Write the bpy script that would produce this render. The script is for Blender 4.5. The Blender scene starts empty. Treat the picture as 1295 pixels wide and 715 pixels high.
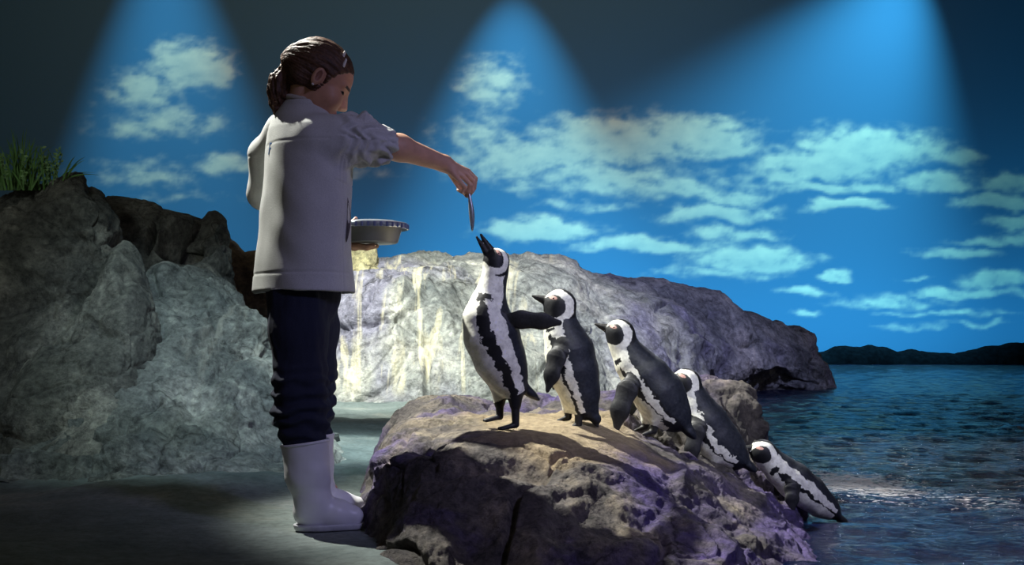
import bpy, math, random
import numpy as np
from mathutils import Vector

random.seed(7)
SC = bpy.context.scene
COL = SC.collection

# ---------------------------------------------------------------- camera
F = 1500.0            # focal length in pixels of the 1295 wide frame
ZC = 0.57             # eye height above the ground
YH = 437.0            # eye-level row
CX = 647.5
def P(px, py, Y):     # a point at depth Y seen at that pixel
    return np.array([(px - CX) * Y / F, Y, ZC - (py - YH) * Y / F])

cam = bpy.data.cameras.new('camera')
cam.sensor_width = 36.0
cam.lens = 36.0 * F / 1295.0
cam.shift_y = (YH - 357.5) / 1295.0
cam.clip_end = 300
cob = bpy.data.objects.new('camera', cam)
cob.location = (0, 0, ZC); cob.rotation_euler = (math.pi / 2, 0, 0)
COL.objects.link(cob); SC.camera = cob

# ---------------------------------------------------------------- world, exposure
SC.view_settings.view_transform = 'Standard'
SC.view_settings.look = 'None'
SC.view_settings.gamma = 1.0
SC.view_settings.exposure = 0.0
SC.view_settings.use_curve_mapping = False
W = bpy.data.worlds.new('dark_hall'); SC.world = W; W.use_nodes = True
W.node_tree.nodes['Background'].inputs[0].default_value = (1.0, 0.90, 0.72, 1)
W.node_tree.nodes['Background'].inputs[1].default_value = 0.034

# ---------------------------------------------------------------- lights (key spots and added fills, all out of view)
def spot(name, loc, aim, energy, color, angle, blend=1.0, radius=0.1, falloff=None):
    l = bpy.data.lights.new(name, 'SPOT')
    l.energy = energy; l.color = color; l.spot_size = math.radians(angle); l.spot_blend = blend
    l.shadow_soft_size = radius
    if falloff:
        l.use_nodes = True
        nt = l.node_tree
        em = [n for n in nt.nodes if n.type == 'EMISSION'][0]
        fo = nt.nodes.new('ShaderNodeLightFalloff'); fo.inputs['Strength'].default_value = 1.0
        nt.links.new(fo.outputs[falloff], em.inputs['Strength'])
    o = bpy.data.objects.new(name, l); COL.objects.link(o)
    o.location = loc
    d = Vector(aim) - Vector(loc)
    o.rotation_euler = d.to_track_quat('-Z', 'Y').to_euler()
    return o

DW = 50.0             # distance of the sky backdrop
spot('key_lamp', (-3.0, 5.7, 5.4), (0.45, 4.17, 0.5), 4600, (1.0, 0.99, 0.90), 29.5, 0.7, 0.06)
spot('lavender_fill', (3.0, -0.5, 3.6), (0.45, 4.12, 0.6), 450, (0.52, 0.50, 1.0), 35, 1.0, 0.35)  # added lavender fill from the camera side, no source in view
spot('front_fill', (0.9, 0.4, 4.6), (0.55, 4.3, 0.62), 560, (0.94, 0.98, 1.0), 18, 1.0, 0.12)  # extra spot added to brighten the penguins from the front
spot('slab_fill', (-1.0, 2.2, 5.5), (-1.1, 6.2, 0.4), 1000, (0.72, 0.95, 1.0), 31, 1.0, 0.1)  # added cool spot that brightens the sloping slab
spot('far_rock_lamp', (-2.6, 5.0, 9.0), (-1.1, 12.4, 0.5), 16000, (0.95, 1.0, 0.92), 36, 1.0, 0.15)
spot('far_rock_blue_fill', (4.5, 6.0, 8.0), (2.4, 15.0, 0.8), 3600, (0.5, 0.52, 1.0), 36, 1.0, 0.2)  # added violet-blue light for the right part of the far rock
spot('sand_fill', (-0.2, 2.0, 6.5), (-0.72, 6.8, 0.0), 4300, (0.85, 1.0, 0.98), 13.5, 1.0, 0.1)  # unseen spot put in to brighten the ground behind the girl
spot('left_fill', (-2.3, 0.0, 2.2), (-2.35, 6.0, 1.25), 200, (0.92, 1.0, 0.92), 38, 1.0, 0.3)  # dim unseen spot added to lift the dark left rocks
spot('sea_glint_fill', (4.6, 14.5, 6.2), (2.2, 6.0, -0.1), 1100, (0.92, 0.92, 1.0), 26, 1.0, 0.1)  # added spot, set beyond the water so the waves glitter towards the camera
# sky lamps hung along the top of the backdrop, then added washes
def wall(px, py, off=0.0):
    p = P(px, py, DW); return (p[0], DW - off, p[2])
BLUE = (0.24, 0.80, 1.0)
spot('sky_lamp', wall(208, -250, 2.3), wall(222, 900, 0), 150, BLUE, 40, 0.9, 0.1, 'Constant')
spot('sky_lamp', wall(648, -115, 2.0), wall(656, 900, 0), 170, BLUE, 54, 0.9, 0.1, 'Constant')
spot('sky_lamp', wall(1183, -105, 1.9), wall(740, 820, 0), 270, BLUE, 76, 1.0, 0.1, 'Constant')
spot('amber_fill', (0, 22, 26), (-4, 50, 19), 12500, (1.0, 0.42, 0.17), 95, 1.0, 0.3)  # added warm light lifting the dark backdrop, not a fitting of the hall
def area(name, loc, aim, sx, sy, energy, color):
    l = bpy.data.lights.new(name, 'AREA'); l.shape = 'RECTANGLE'; l.size = sx; l.size_y = sy
    l.energy = energy; l.color = color
    o = bpy.data.objects.new(name, l); COL.objects.link(o); o.location = loc
    d = Vector(aim) - Vector(loc); o.rotation_euler = d.to_track_quat('-Z', 'Y').to_euler()
    return o
area('horizon_strip_fill', (17, 45.6, 0.2), (17, 50, 4.5), 52, 0.5, 1750, (0.15, 0.70, 1.0))  # unseen strip added to wash the lower sky brighter

# ---------------------------------------------------------------- helpers
def lin(r, g, b):
    def c(v):
        v /= 255.0
        return v / 12.92 if v <= 0.04045 else ((v + 0.055) / 1.055) ** 2.4
    return (c(r), c(g), c(b), 1.0)

def tag(o, label=None, cat=None, group=None, kind=None):
    if label: o['label'] = label
    if cat: o['category'] = cat
    if group: o['group'] = group
    if kind: o['kind'] = kind
    return o

def empty(name, loc, label, cat, group=None):
    o = bpy.data.objects.new(name, None); COL.objects.link(o)
    o.location = [float(c) for c in loc]; o.empty_display_size = 0.1
    return tag(o, label, cat, group)

def link_mesh(name, verts, faces, mat, parent=None, colors=None, smooth=True, attrs=None):
    me = bpy.data.meshes.new(name)
    v = np.asarray(verts, dtype=np.float32)
    if parent is not None:
        v = v - world_loc(parent).astype(np.float32)
    if isinstance(faces, np.ndarray):
        nf, k = faces.shape
        me.vertices.add(len(v)); me.vertices.foreach_set('co', v.ravel())
        me.loops.add(nf * k); me.loops.foreach_set('vertex_index', faces.astype(np.int32).ravel())
        me.polygons.add(nf)
        me.polygons.foreach_set('loop_start', np.arange(0, nf * k, k, dtype=np.int32))
        me.update(calc_edges=True); me.validate()
    else:
        me.from_pydata([tuple(map(float, p)) for p in v], [], faces); me.update()
    if smooth:
        me.polygons.foreach_set('use_smooth', np.ones(len(me.polygons), dtype=bool))
    if colors is not None:
        a = me.color_attributes.new('Col', 'FLOAT_COLOR', 'POINT')
        c = np.ones((len(v), 4), dtype=np.float32); c[:, :3] = colors[:, :3]
        a.data.foreach_set('color', c.ravel())
    for k_, arr in (attrs or {}).items():
        a = me.attributes.new(k_, 'FLOAT', 'POINT'); a.data.foreach_set('value', arr.astype(np.float32).ravel())
    me.materials.append(mat)
    o = bpy.data.objects.new(name, me); COL.objects.link(o)
    if parent is not None: o.parent = parent
    return o

def world_loc(o):
    p = np.array(o.location, dtype=float)
    while o.parent:
        o = o.parent; p = p + np.array(o.location)
    return p

# ---- noise in numpy
_rng = np.random.RandomState(11)
_perm = np.concatenate([_rng.permutation(256)] * 3)
_grad = _rng.normal(size=(256, 3)); _grad /= np.linalg.norm(_grad, axis=1)[:, None]
_gx, _gy, _gz = [np.ascontiguousarray(_grad[:, k]) for k in range(3)]
def perlin(p):
    p = np.asarray(p, dtype=np.float64); i = np.floor(p).astype(int); f = p - i; i &= 255
    u = f * f * f * (f * (f * 6 - 15) + 10)
    def g(dx, dy, dz):
        h = _perm[_perm[_perm[i[:, 0] + dx] + i[:, 1] + dy] + i[:, 2] + dz]
        return _gx[h] * (f[:, 0] - dx) + _gy[h] * (f[:, 1] - dy) + _gz[h] * (f[:, 2] - dz)
    def mix(a, b, t): return a + (b - a) * t
    x00 = mix(g(0,0,0), g(1,0,0), u[:,0]); x10 = mix(g(0,1,0), g(1,1,0), u[:,0])
    x01 = mix(g(0,0,1), g(1,0,1), u[:,0]); x11 = mix(g(0,1,1), g(1,1,1), u[:,0])
    return mix(mix(x00, x10, u[:,1]), mix(x01, x11, u[:,1]), u[:,2]) * 1.6
def fbm(p, octs=5, gain=0.5, ridged=False):
    s = 0; a = 1.0; p = np.array(p, dtype=float)
    for k in range(octs):
        n = perlin(p + 17.3 * k)
        if ridged: n = 0.5 - np.abs(n) * 1.6
        s = s + a * n; a *= gain; p = p * 2.03
    return s
def worley(p):        # distances to the nearest and second nearest scattered seed
    p = np.asarray(p, float); i = np.floor(p).astype(int)
    f1 = np.full(len(p), 9.0); f2 = np.full(len(p), 9.0)
    for dx in (-1, 0, 1):
        for dy in (-1, 0, 1):
            for dz in (-1, 0, 1):
                c = i + np.array([dx, dy, dz]); cc = c & 255
                h = _perm[_perm[_perm[cc[:, 0]] + cc[:, 1]] + cc[:, 2]]
                d = np.sqrt(((c + 0.5 + _grad[h] * 0.55 - p) ** 2).sum(1))
                m = d < f1
                f2 = np.where(m, f1, np.minimum(f2, d)); f1 = np.where(m, d, f1)
    return f1, f2
def sstep(a, b, x):
    t = np.clip((x - a) / (b - a), 0, 1); return t * t * (3 - 2 * t)

# ---- materials
def new_mat(name):
    m = bpy.data.materials.new(name); m.use_nodes = True
    nt = m.node_tree; return m, nt, nt.nodes['Principled BSDF']
def N(nt, t, **kw):
    n = nt.nodes.new(t)
    for k, v in kw.items(): setattr(n, k, v)
    return n
def ramp(nt, src, stops):
    r = N(nt, 'ShaderNodeValToRGB'); e = r.color_ramp.elements
    while len(e) < len(stops): e.new(0.5)
    for el, (p, c) in zip(e, stops):
        el.position = p; el.color = c if len(c) == 4 else (*c, 1)
    nt.links.new(src, r.inputs[0]); return r.outputs[0]
def mixc(nt, fac, a, b, mode='MIX'):
    m = N(nt, 'ShaderNodeMix', data_type='RGBA', blend_type=mode)
    for sock, v in ((m.inputs[0], fac), (m.inputs[6], a), (m.inputs[7], b)):
        if hasattr(v, 'node'): nt.links.new(v, sock)
        else: sock.default_value = v
    return m.outputs[2]
def noise(nt, coord, scale, detail=6, rough=0.6, dist=0.0):
    n = N(nt, 'ShaderNodeTexNoise'); n.inputs['Scale'].default_value = scale
    n.inputs['Detail'].default_value = detail; n.inputs['Roughness'].default_value = rough
    n.inputs['Distortion'].default_value = dist
    if coord is not None: nt.links.new(coord, n.inputs['Vector'])
    return n.outputs['Fac']
def mapping(nt, coord, scale=(1,1,1), rot=(0,0,0)):
    m = N(nt, 'ShaderNodeMapping'); m.inputs['Scale'].default_value = scale; m.inputs['Rotation'].default_value = rot
    nt.links.new(coord, m.inputs['Vector']); return m.outputs[0]
def bump(nt, bs, h, strength, dist):
    b = N(nt, 'ShaderNodeBump'); b.inputs['Strength'].default_value = strength; b.inputs['Distance'].default_value = dist
    nt.links.new(h, b.inputs['Height']); nt.links.new(b.outputs[0], bs.inputs['Normal'])

def rock_mat(name, dark, mid, light, patch, s=1.0, streak=None, streak_amt=0.0, rough=0.85, sand=None):
    m, nt, bs = new_mat(name)
    co = N(nt, 'ShaderNodeTexCoord').outputs['Object']
    big = noise(nt, co, 2.2 * s, 8, 0.62, 0.4)
    c = ramp(nt, big, [(0.30, dark), (0.5, mid), (0.70, light)])
    pt = ramp(nt, noise(nt, co, 1.3 * s, 5, 0.55, 0.8), [(0.48, (0,0,0)), (0.62, (1,1,1))])
    c = mixc(nt, pt, c, patch)
    fine = noise(nt, co, 26 * s, 8, 0.7)
    c = mixc(nt, 1.0, c, ramp(nt, fine, [(0.28, (0.25,0.25,0.26)), (0.5, (0.92,0.92,0.92)), (0.72, (1.6,1.6,1.55))]), 'MULTIPLY')
    sp_ = noise(nt, co, 9 * s, 9, 0.78, 0.3)
    c = mixc(nt, 1.0, c, ramp(nt, sp_, [(0.36, (0.40,0.40,0.42)), (0.47, (1,1,1)), (0.58, (1.05,1.05,1.05)), (0.66, (1.7,1.68,1.6))]), 'MULTIPLY')
    # cracks
    wob = N(nt, 'ShaderNodeTexNoise'); wob.inputs['Scale'].default_value = 3.0 * s; wob.inputs['Detail'].default_value = 6
    nt.links.new(co, wob.inputs['Vector'])
    off = N(nt, 'ShaderNodeVectorMath', operation='MULTIPLY_ADD')
    nt.links.new(wob.outputs['Color'], off.inputs[0]); off.inputs[1].default_value = (0.5/s, 0.5/s, 0.5/s); nt.links.new(co, off.inputs[2])
    vor = N(nt, 'ShaderNodeTexVoronoi', feature='DISTANCE_TO_EDGE'); vor.inputs['Scale'].default_value = 2.6 * s
    nt.links.new(off.outputs[0], vor.inputs['Vector'])
    ck = ramp(nt, vor.outputs['Distance'], [(0.0, (0.18,0.18,0.18)), (0.018, (0.7,0.7,0.7)), (0.05, (1,1,1))])
    c = mixc(nt, ramp(nt, noise(nt, co, 1.7*s, 3), [(0.45, (0,0,0)), (0.6, (0.9,0.9,0.9))]), c, mixc(nt, 1.0, c, ck, 'MULTIPLY'))
    if streak:
        at = N(nt, 'ShaderNodeAttribute', attribute_name='streak')
        sm = mapping(nt, co, (4.6*s, 0.8*s, 0.42*s))
        st = ramp(nt, noise(nt, sm, 2.0, 7, 0.62, 1.1), [(0.55, (0,0,0)), (0.66, (1,1,1))])
        mm = N(nt, 'ShaderNodeMath', operation='MULTIPLY'); nt.links.new(st, mm.inputs[0]); nt.links.new(at.outputs['Fac'], mm.inputs[1])
        c = mixc(nt, mm.outputs[0], c, streak)
    if sand:
        at = N(nt, 'ShaderNodeAttribute', attribute_name='sand')
        c = mixc(nt, at.outputs['Fac'], c, mixc(nt, 1.0, sand, ramp(nt, fine, [(0.3, (0.55,0.55,0.55)), (0.7, (1.25,1.25,1.25))]), 'MULTIPLY'))
    nt.links.new(c, bs.inputs['Base Color'])
    bs.inputs['Roughness'].default_value = rough
    add = N(nt, 'ShaderNodeMath', operation='ADD'); nt.links.new(fine, add.inputs[0]); nt.links.new(noise(nt, co, 70*s, 6, 0.7), add.inputs[1])
    bump(nt, bs, add.outputs[0], 0.9, 0.022 / s)
    return m

def plain(name, col, rough=0.6, nscale=None, namt=0.25, bump_s=0.0, metallic=0.0, spec=0.5):
    m, nt, bs = new_mat(name)
    co = N(nt, 'ShaderNodeTexCoord').outputs['Object']
    n = noise(nt, co, nscale or 40, 5, 0.6)
    c = mixc(nt, 1.0, col, ramp(nt, n, [(0.3, (1-namt,)*3), (0.7, (1+namt*0.6,)*3)]), 'MULTIPLY')
    nt.links.new(c, bs.inputs['Base Color'])
    bs.inputs['Roughness'].default_value = rough; bs.inputs['Metallic'].default_value = metallic
    bs.inputs['Specular IOR Level'].default_value = spec
    if bump_s: bump(nt, bs, n, bump_s, 0.004)
    return m
def vcol_mat(name, rough=0.6, nscale=60, namt=0.3, bump_s=0.2, spec=0.4, stretch=None, sss=0.0):
    m, nt, bs = new_mat(name)
    co = N(nt, 'ShaderNodeTexCoord').outputs['Object']
    if stretch: co = mapping(nt, co, stretch)
    at = N(nt, 'ShaderNodeVertexColor', layer_name='Col')
    n = noise(nt, co, nscale, 5, 0.65)
    c = mixc(nt, 1.0, at.outputs[0], ramp(nt, n, [(0.3, (1-namt,)*3), (0.7, (1+namt,)*3)]), 'MULTIPLY')
    nt.links.new(c, bs.inputs['Base Color']); bs.inputs['Roughness'].default_value = rough
    bs.inputs['Specular IOR Level'].default_value = spec
    if bump_s: bump(nt, bs, n, bump_s, 0.004)
    return m

# ---- signed-distance modelling: tapered limbs and ellipsoids grown into one skin
def rc(a, b, r1, r2, k=0.01, op='u', n=None, q=1.0):
    a = np.array(a, float); b = np.array(b, float); ab = b - a; L2 = max(1e-12, ab @ ab)
    if n is not None: n = np.array(n, float); n = n / np.linalg.norm(n)
    def f(p):
        v = p - a
        h = np.clip((v @ ab) / L2, 0, 1)
        w = v - h[:, None] * ab
        if n is not None:
            w = w + (q - 1) * (w @ n)[:, None] * n
        d = np.sqrt(np.einsum('ij,ij->i', w, w)) - (r1 + h * (r2 - r1))
        return d / (q ** 0.6) if n is not None else d
    return (f, k, op)
def sph(c, r, k=0.01, op='u'): return rc(c, np.array(c) + 1e-5, r, r, k, op)
def ell(c, r, R=None, k=0.01, op='u'):
    c = np.array(c, float); r = np.array(r, float); R = np.eye(3) if R is None else np.array(R, float)  # rows: axes
    def f(p):
        q = (p - c) @ R.T
        q1 = q / r; q2 = q1 / r
        k0 = np.sqrt(np.einsum('ij,ij->i', q1, q1)) + 1e-9; k1 = np.sqrt(np.einsum('ij,ij->i', q2, q2)) + 1e-9
        return k0 * (k0 - 1.0) / k1
    return (f, k, op)
def fn(f, k=0.01, op='u'): return (f, k, op)
def sdf_eval(prims, p, disp=None):
    d = np.full(len(p), 1e3)
    for f, k, op in prims:
        e = f(p)
        if op == 'u':
            h = np.clip(0.5 + 0.5 * (e - d) / k, 0, 1)
            d = e * (1 - h) + d * h - k * h * (1 - h)
        elif op == 's':
            e = -e; h = np.clip(0.5 - 0.5 * (e - d) / k, 0, 1)
            d = e * (1 - h) + d * h + k * h * (1 - h)
        elif op == 'i':
            h = np.clip(0.5 - 0.5 * (e - d) / k, 0, 1)
            d = e * (1 - h) + d * h + k * h * (1 - h)
    if disp is not None: d = d + disp(p)
    return d
def skin(prims, lo, hi, h, disp=None, NB=14):
    lo = np.array(lo, float); hi = np.array(hi, float)
    nb = np.ceil((hi - lo) / (h * NB)).astype(int)
    B = nb * NB + 4
    g = np.stack(np.meshgrid(*[np.arange(n) for n in nb], indexing='ij'), -1).reshape(-1, 3)
    cen = lo + (g * NB + NB / 2 + 0.5) * h
    hd = h * NB * 0.9 + 2 * h
    D = [f(cen) for f, k, op in prims]
    act = np.abs(sdf_eval(prims, cen)) < hd * 1.2 + 0.012
    loc = np.stack(np.meshgrid(*[np.arange(NB + 2)] * 3, indexing='ij'), -1).reshape(-1, 3)
    VI, VP, Q = [], [], []
    n1 = NB + 1
    cidx = np.arange(n1)
    for bi in np.nonzero(act)[0]:
        use = [pr for j, pr in enumerate(prims) if pr[2] == 'i' or D[j][bi] < hd * 1.35 + 2.5 * pr[1] + 0.02]
        if not any(u[2] == 'u' for u in use): continue
        base = g[bi] * NB
        pts = lo + (loc + base) * h
        v = sdf_eval(use, pts).reshape((NB + 2,) * 3)
        s = v < 0
        if s.all() or not s.any(): continue
        cnt = np.zeros((n1,) * 3); acc = np.zeros((n1,) * 3 + (3,))
        for ax in range(3):
            sl0 = [slice(None)] * 3; sl1 = [slice(None)] * 3
            sl0[ax] = slice(0, n1); sl1[ax] = slice(1, n1 + 1)
            a = v[tuple(sl0)]; b = v[tuple(sl1)]
            cross = (a < 0) != (b < 0)
            t = np.where(cross, a / np.where(cross, a - b, 1), 0)
            o1, o2 = [x for x in range(3) if x != ax]
            for e1 in (0, 1):
                for e2 in (0, 1):
                    ss = [slice(None)] * 3
                    ss[o1] = slice(e1, e1 + n1); ss[o2] = slice(e2, e2 + n1)
                    c_ = cross[tuple(ss)]; t_ = t[tuple(ss)]
                    cnt += c_
                    acc[..., ax] += c_ * t_; acc[..., o1] += c_ * e1; acc[..., o2] += c_ * e2
        ci = np.argwhere(cnt > 0)
        ids = lambda c: ((c[:, 0] + base[0]) * B[1] + (c[:, 1] + base[1])) * B[2] + c[:, 2] + base[2]
        cc = cnt[ci[:, 0], ci[:, 1], ci[:, 2]][:, None]
        VI.append(ids(ci)); VP.append(lo + (ci + base + acc[ci[:, 0], ci[:, 1], ci[:, 2]] / cc) * h)
        for ax in range(3):
            o1, o2 = (ax + 1) % 3, (ax + 2) % 3
            sl0 = [None] * 3; sl1 = [None] * 3
            sl0[ax] = slice(0, NB); sl1[ax] = slice(1, NB + 1)
            for o in (o1, o2): sl0[o] = sl1[o] = slice(1, NB + 1)
            a = s[tuple(sl0)]; b = s[tuple(sl1)]
            for flip in (False, True):
                e = np.argwhere((a & ~b) if not flip else (~a & b))
                if not len(e): continue
                c = e.copy(); c[:, o1] += 1; c[:, o2] += 1
                u1 = np.zeros(3, int); u1[o1] = 1; u2 = np.zeros(3, int); u2[o2] = 1
                q = [ids(c - u1 - u2), ids(c - u2), ids(c), ids(c - u1)]
                if flip: q = q[::-1]
                Q.append(np.stack(q, 1))
    VI = np.concatenate(VI); VP = np.concatenate(VP); Q = np.concatenate(Q)
    u, first = np.unique(VI, return_index=True)
    ok = np.isin(Q, u).all(1); Q = Q[ok]
    V = VP[first]; Q = np.searchsorted(u, Q)
    if disp is not None:      # cloth folds, strands: pushed along the surface normal
        fnr = np.cross(V[Q[:, 2]] - V[Q[:, 0]], V[Q[:, 3]] - V[Q[:, 1]])
        n = np.zeros_like(V)
        for k in range(4):
            for ax in range(3): n[:, ax] += np.bincount(Q[:, k], fnr[:, ax], minlength=len(V))
        n /= np.linalg.norm(n, axis=1, keepdims=True) + 1e-12
        V = V - n * disp(V)[:, None]
    return V, Q

# ---- rocks: lofted through profiles, weathered by noise
def catmull(pts, n):
    pts = np.asarray(pts, float); m = len(pts)
    t = np.linspace(0, m - 1, n); i = np.clip(t.astype(int), 0, m - 2); f = (t - i)
    f = f.reshape((-1,) + (1,) * (pts.ndim - 1))
    p0 = pts[np.maximum(i - 1, 0)]; p1 = pts[i]; p2 = pts[i + 1]; p3 = pts[np.minimum(i + 2, m - 1)]
    return 0.5 * ((2*p1) + (-p0 + p2)*f + (2*p0 - 5*p1 + 4*p2 - p3)*f*f + (-p0 + 3*p1 - 3*p2 + p3)*f**3)
def grid_faces(nu, nv):
    i = np.arange(nu - 1)[:, None] * nv + np.arange(nv - 1)[None, :]
    return np.stack([i, i + nv, i + nv + 1, i + 1], -1).reshape(-1, 4)
def grid_normals(G):
    du = np.gradient(G, axis=0); dv = np.gradient(G, axis=1)
    n = np.cross(du, dv); return n / (np.linalg.norm(n, axis=-1, keepdims=True) + 1e-9)
ROT = np.array([[0.8, 0.36, -0.48], [0, 0.8, 0.6], [0.6, -0.48, 0.64]])
def rock(name, stations, nu, nv, mat, label, back=0.8, zbase=-0.15, amp=0.05, fs=2.0, ridge=0.03, seed=0, ends=(True, True),
         attrs=None, carve=None, strata=0.0, crack=None, damp=None):
    crack = amp * 0.7 if crack is None else crack
    S = np.array([[P(*c) for c in st] for st in stations])
    cr = S[:, -1]
    extra = []
    for fy, fz in ((0.35, 0.06), (0.75, 0.35), (1.0, 1.0)):
        e = cr.copy(); e[:, 1] += back * fy; e[:, 0] *= (e[:, 1] / cr[:, 1]); e[:, 2] = cr[:, 2] + (zbase - cr[:, 2]) * fz; extra.append(e)
    S = np.concatenate([S, np.stack(extra, 1)], 1)
    def endcap(st, nb, w):
        out = st + (st - nb) * 0.0; dx = np.sign(st[:, 0].mean() - nb[:, 0].mean())
        out = st.copy(); out[:, 0] += dx * w; out[:, 2] = np.minimum(st[:, 2], zbase); return out
    if ends[0]: S = np.concatenate([endcap(S[0], S[1], back * 0.12)[None], S])
    if ends[1]: S = np.concatenate([S, endcap(S[-1], S[-2], back * 0.12)[None]])
    G = catmull(S, nu); G = catmull(np.swapaxes(G, 0, 1), nv); G = np.swapaxes(G, 0, 1)
    n = grid_normals(G)
    p = G.reshape(-1, 3); q = p * fs + seed * 7.7
    w = np.stack([fbm(q * 0.6 + 3, 3), fbm(q * 0.6 + 9, 3), fbm(q * 0.6 + 15, 3)], 1) * 0.5
    d = amp * fbm(q + w, 3, 0.45) + ridge * fbm(q * 0.9 + w * 1.6 + 31, 4, 0.5, ridged=True)
    f1, f2 = worley((q + w * 1.1) * np.array([0.9, 0.9, 1.5]) @ ROT)
    d -= crack * sstep(0.10, 0.0, f2 - f1) * sstep(-0.25, 0.3, fbm(q * 0.7 + 60, 2)) + amp * 0.35 * f1
    f1, f2 = worley((q * 2.7 + w * 2) * np.array([0.8, 0.8, 1.7]) @ ROT)
    d -= crack * 0.4 * sstep(0.12, 0.0, f2 - f1) * sstep(-0.1, 0.4, fbm(q * 0.9 + 90, 2)) + amp * 0.13 * f1
    d += amp * 0.13 * fbm(q * 5.1 + 5, 6, 0.62)
    d += amp * 0.15 * fbm(q * 3.1 + w * 2 + 47, 6, 0.62, ridged=True)
    sp = (q + w) @ np.array([[0.35], [0.25], [0.9]])          # bedding steps
    tri = np.abs(((sp[:, 0] * 1.7) % 1.0) - 0.5)
    d += strata * (tri - 0.25)
    if damp is not None: d = d * damp(p)
    if carve is not None: d = d + carve(p)
    p = p + n.reshape(-1, 3) * d[:, None]
    at = {k: f(p) for k, f in (attrs or {}).items()}
    c = p.mean(0); c[2] = p[:, 2].min()
    o = link_mesh(name, p - c, grid_faces(nu, nv), mat, attrs=at)
    o.location = c
    tag(o, label, 'rock')
    return o

def px_of(p):
    return CX + p[:, 0] / p[:, 1] * F, YH - (p[:, 2] - ZC) / p[:, 1] * F

# ================================================================ THE SETTING
# ---- sky backdrop: a printed cloth wall with clouds
CL = [ # px, py, rx, ry, strength
 (240,88,52,38,1.0),(280,95,24,30,1.0),(178,118,52,34,.75),(205,160,100,30,.55),(290,212,52,18,.8),(180,222,90,26,.45),(230,250,80,14,.3),
 (622,112,48,46,.6),(600,170,60,36,.5),(680,200,130,42,.75),(752,172,58,30,1.),(800,185,110,40,.9),(862,168,92,26,.95),(915,186,58,24,1.),(760,230,150,26,.7),(850,240,110,24,.7),
 (905,272,78,16,1.),(930,250,40,16,.7),(680,294,78,19,1.),(740,262,60,12,.5),(818,312,98,13,.95),(945,330,84,20,1.),(985,330,46,14,.9),(930,300,70,14,.7),(900,347,110,12,.5),
 (1088,192,98,32,1.1),(1050,210,95,26,1.),(1150,190,50,16,.95),(1212,202,32,16,.9),(1186,232,48,15,1.),(1062,240,110,12,.8),(1068,264,56,9,.95),(1000,225,46,14,.8),
 (1272,235,44,18,.9),(1262,258,56,12,1.),(1285,280,40,12,.8),(1216,322,52,12,1.),(1255,302,60,9,.7),(1300,300,50,14,.8),
 (1056,352,22,7,.9),(1013,371,34,8,.95),(1020,395,17,5,.7),(1262,358,56,12,.95),(1225,372,80,9,.8),(1120,383,85,12,.65),(1200,397,90,7,.6),(1150,415,70,7,.4),(1240,410,70,6,.4),(1155,355,30,4,.4),
 (1420,200,90,30,.9),(1480,320,110,16,.8),(1600,250,120,34,.9),(460,225,60,16,.35)]
def build_backdrop():
    xs = np.linspace(-34, 34, 820); zs = np.linspace(-1.5, 24, 320)
    X, Z = np.meshgrid(xs, zs, indexing='ij')
    p = np.stack([X.ravel(), np.full(X.size, DW), Z.ravel()], 1)
    u = CX + p[:, 0] / DW * F; v = YH - (p[:, 2] - ZC) / DW * F
    q = np.stack([u / 62.0, v / 40.0, np.zeros_like(u)], 1)
    w1 = fbm(q, 4) ; w2 = fbm(q + 40, 4)
    uu = u + 16 * w1; vv = v + 9 * w2
    dens = np.zeros(len(u)); shade = np.zeros(len(u)); tot = np.full(len(u), 1e-6)
    for cx, cy, rx, ry, st in CL:
        dy = (vv - cy) / ry; dy = np.where(dy > 0, dy * 1.5, dy)    # flatter undersides
        e = np.exp(-(((uu - cx) / rx) ** 2 + dy ** 2) * 1.25) * st
        dens = np.maximum(dens, e) + 0.25 * e * (1 - dens.clip(0, 1)); shade += e * dy.clip(-1.5, 1.5); tot += e
    qd = np.stack([u / 24.0, v / 13.0, np.zeros_like(u)], 1)
    det = fbm(qd + 3, 6, 0.55)
    cl = sstep(0.14, 0.86, dens + 0.30 * det * (0.35 + dens))
    sh = np.clip(0.5 + 0.4 * shade / tot - 0.25 * det, 0, 1)
    m, nt, bs = new_mat('printed_sky_cloth')
    a1 = N(nt, 'ShaderNodeAttribute', attribute_name='cloud'); a2 = N(nt, 'ShaderNodeAttribute', attribute_name='under')
    cc = mixc(nt, a2.outputs['Fac'], (0.74, 0.72, 0.60, 1), (0.36, 0.44, 0.46, 1))
    c = mixc(nt, a1.outputs['Fac'], (0.062, 0.20, 0.37, 1), cc)
    nt.links.new(c, bs.inputs['Base Color']); bs.inputs['Roughness'].default_value = 0.95
    bs.inputs['Specular IOR Level'].default_value = 0.1
    f = grid_faces(len(xs), len(zs))
    o = link_mesh('wall_back', p, f, m, attrs={'cloud': cl, 'under': sh})
    tag(o, 'tall blue sky backdrop printed with scattered white clouds', 'backdrop', kind='structure')
build_backdrop()

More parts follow.
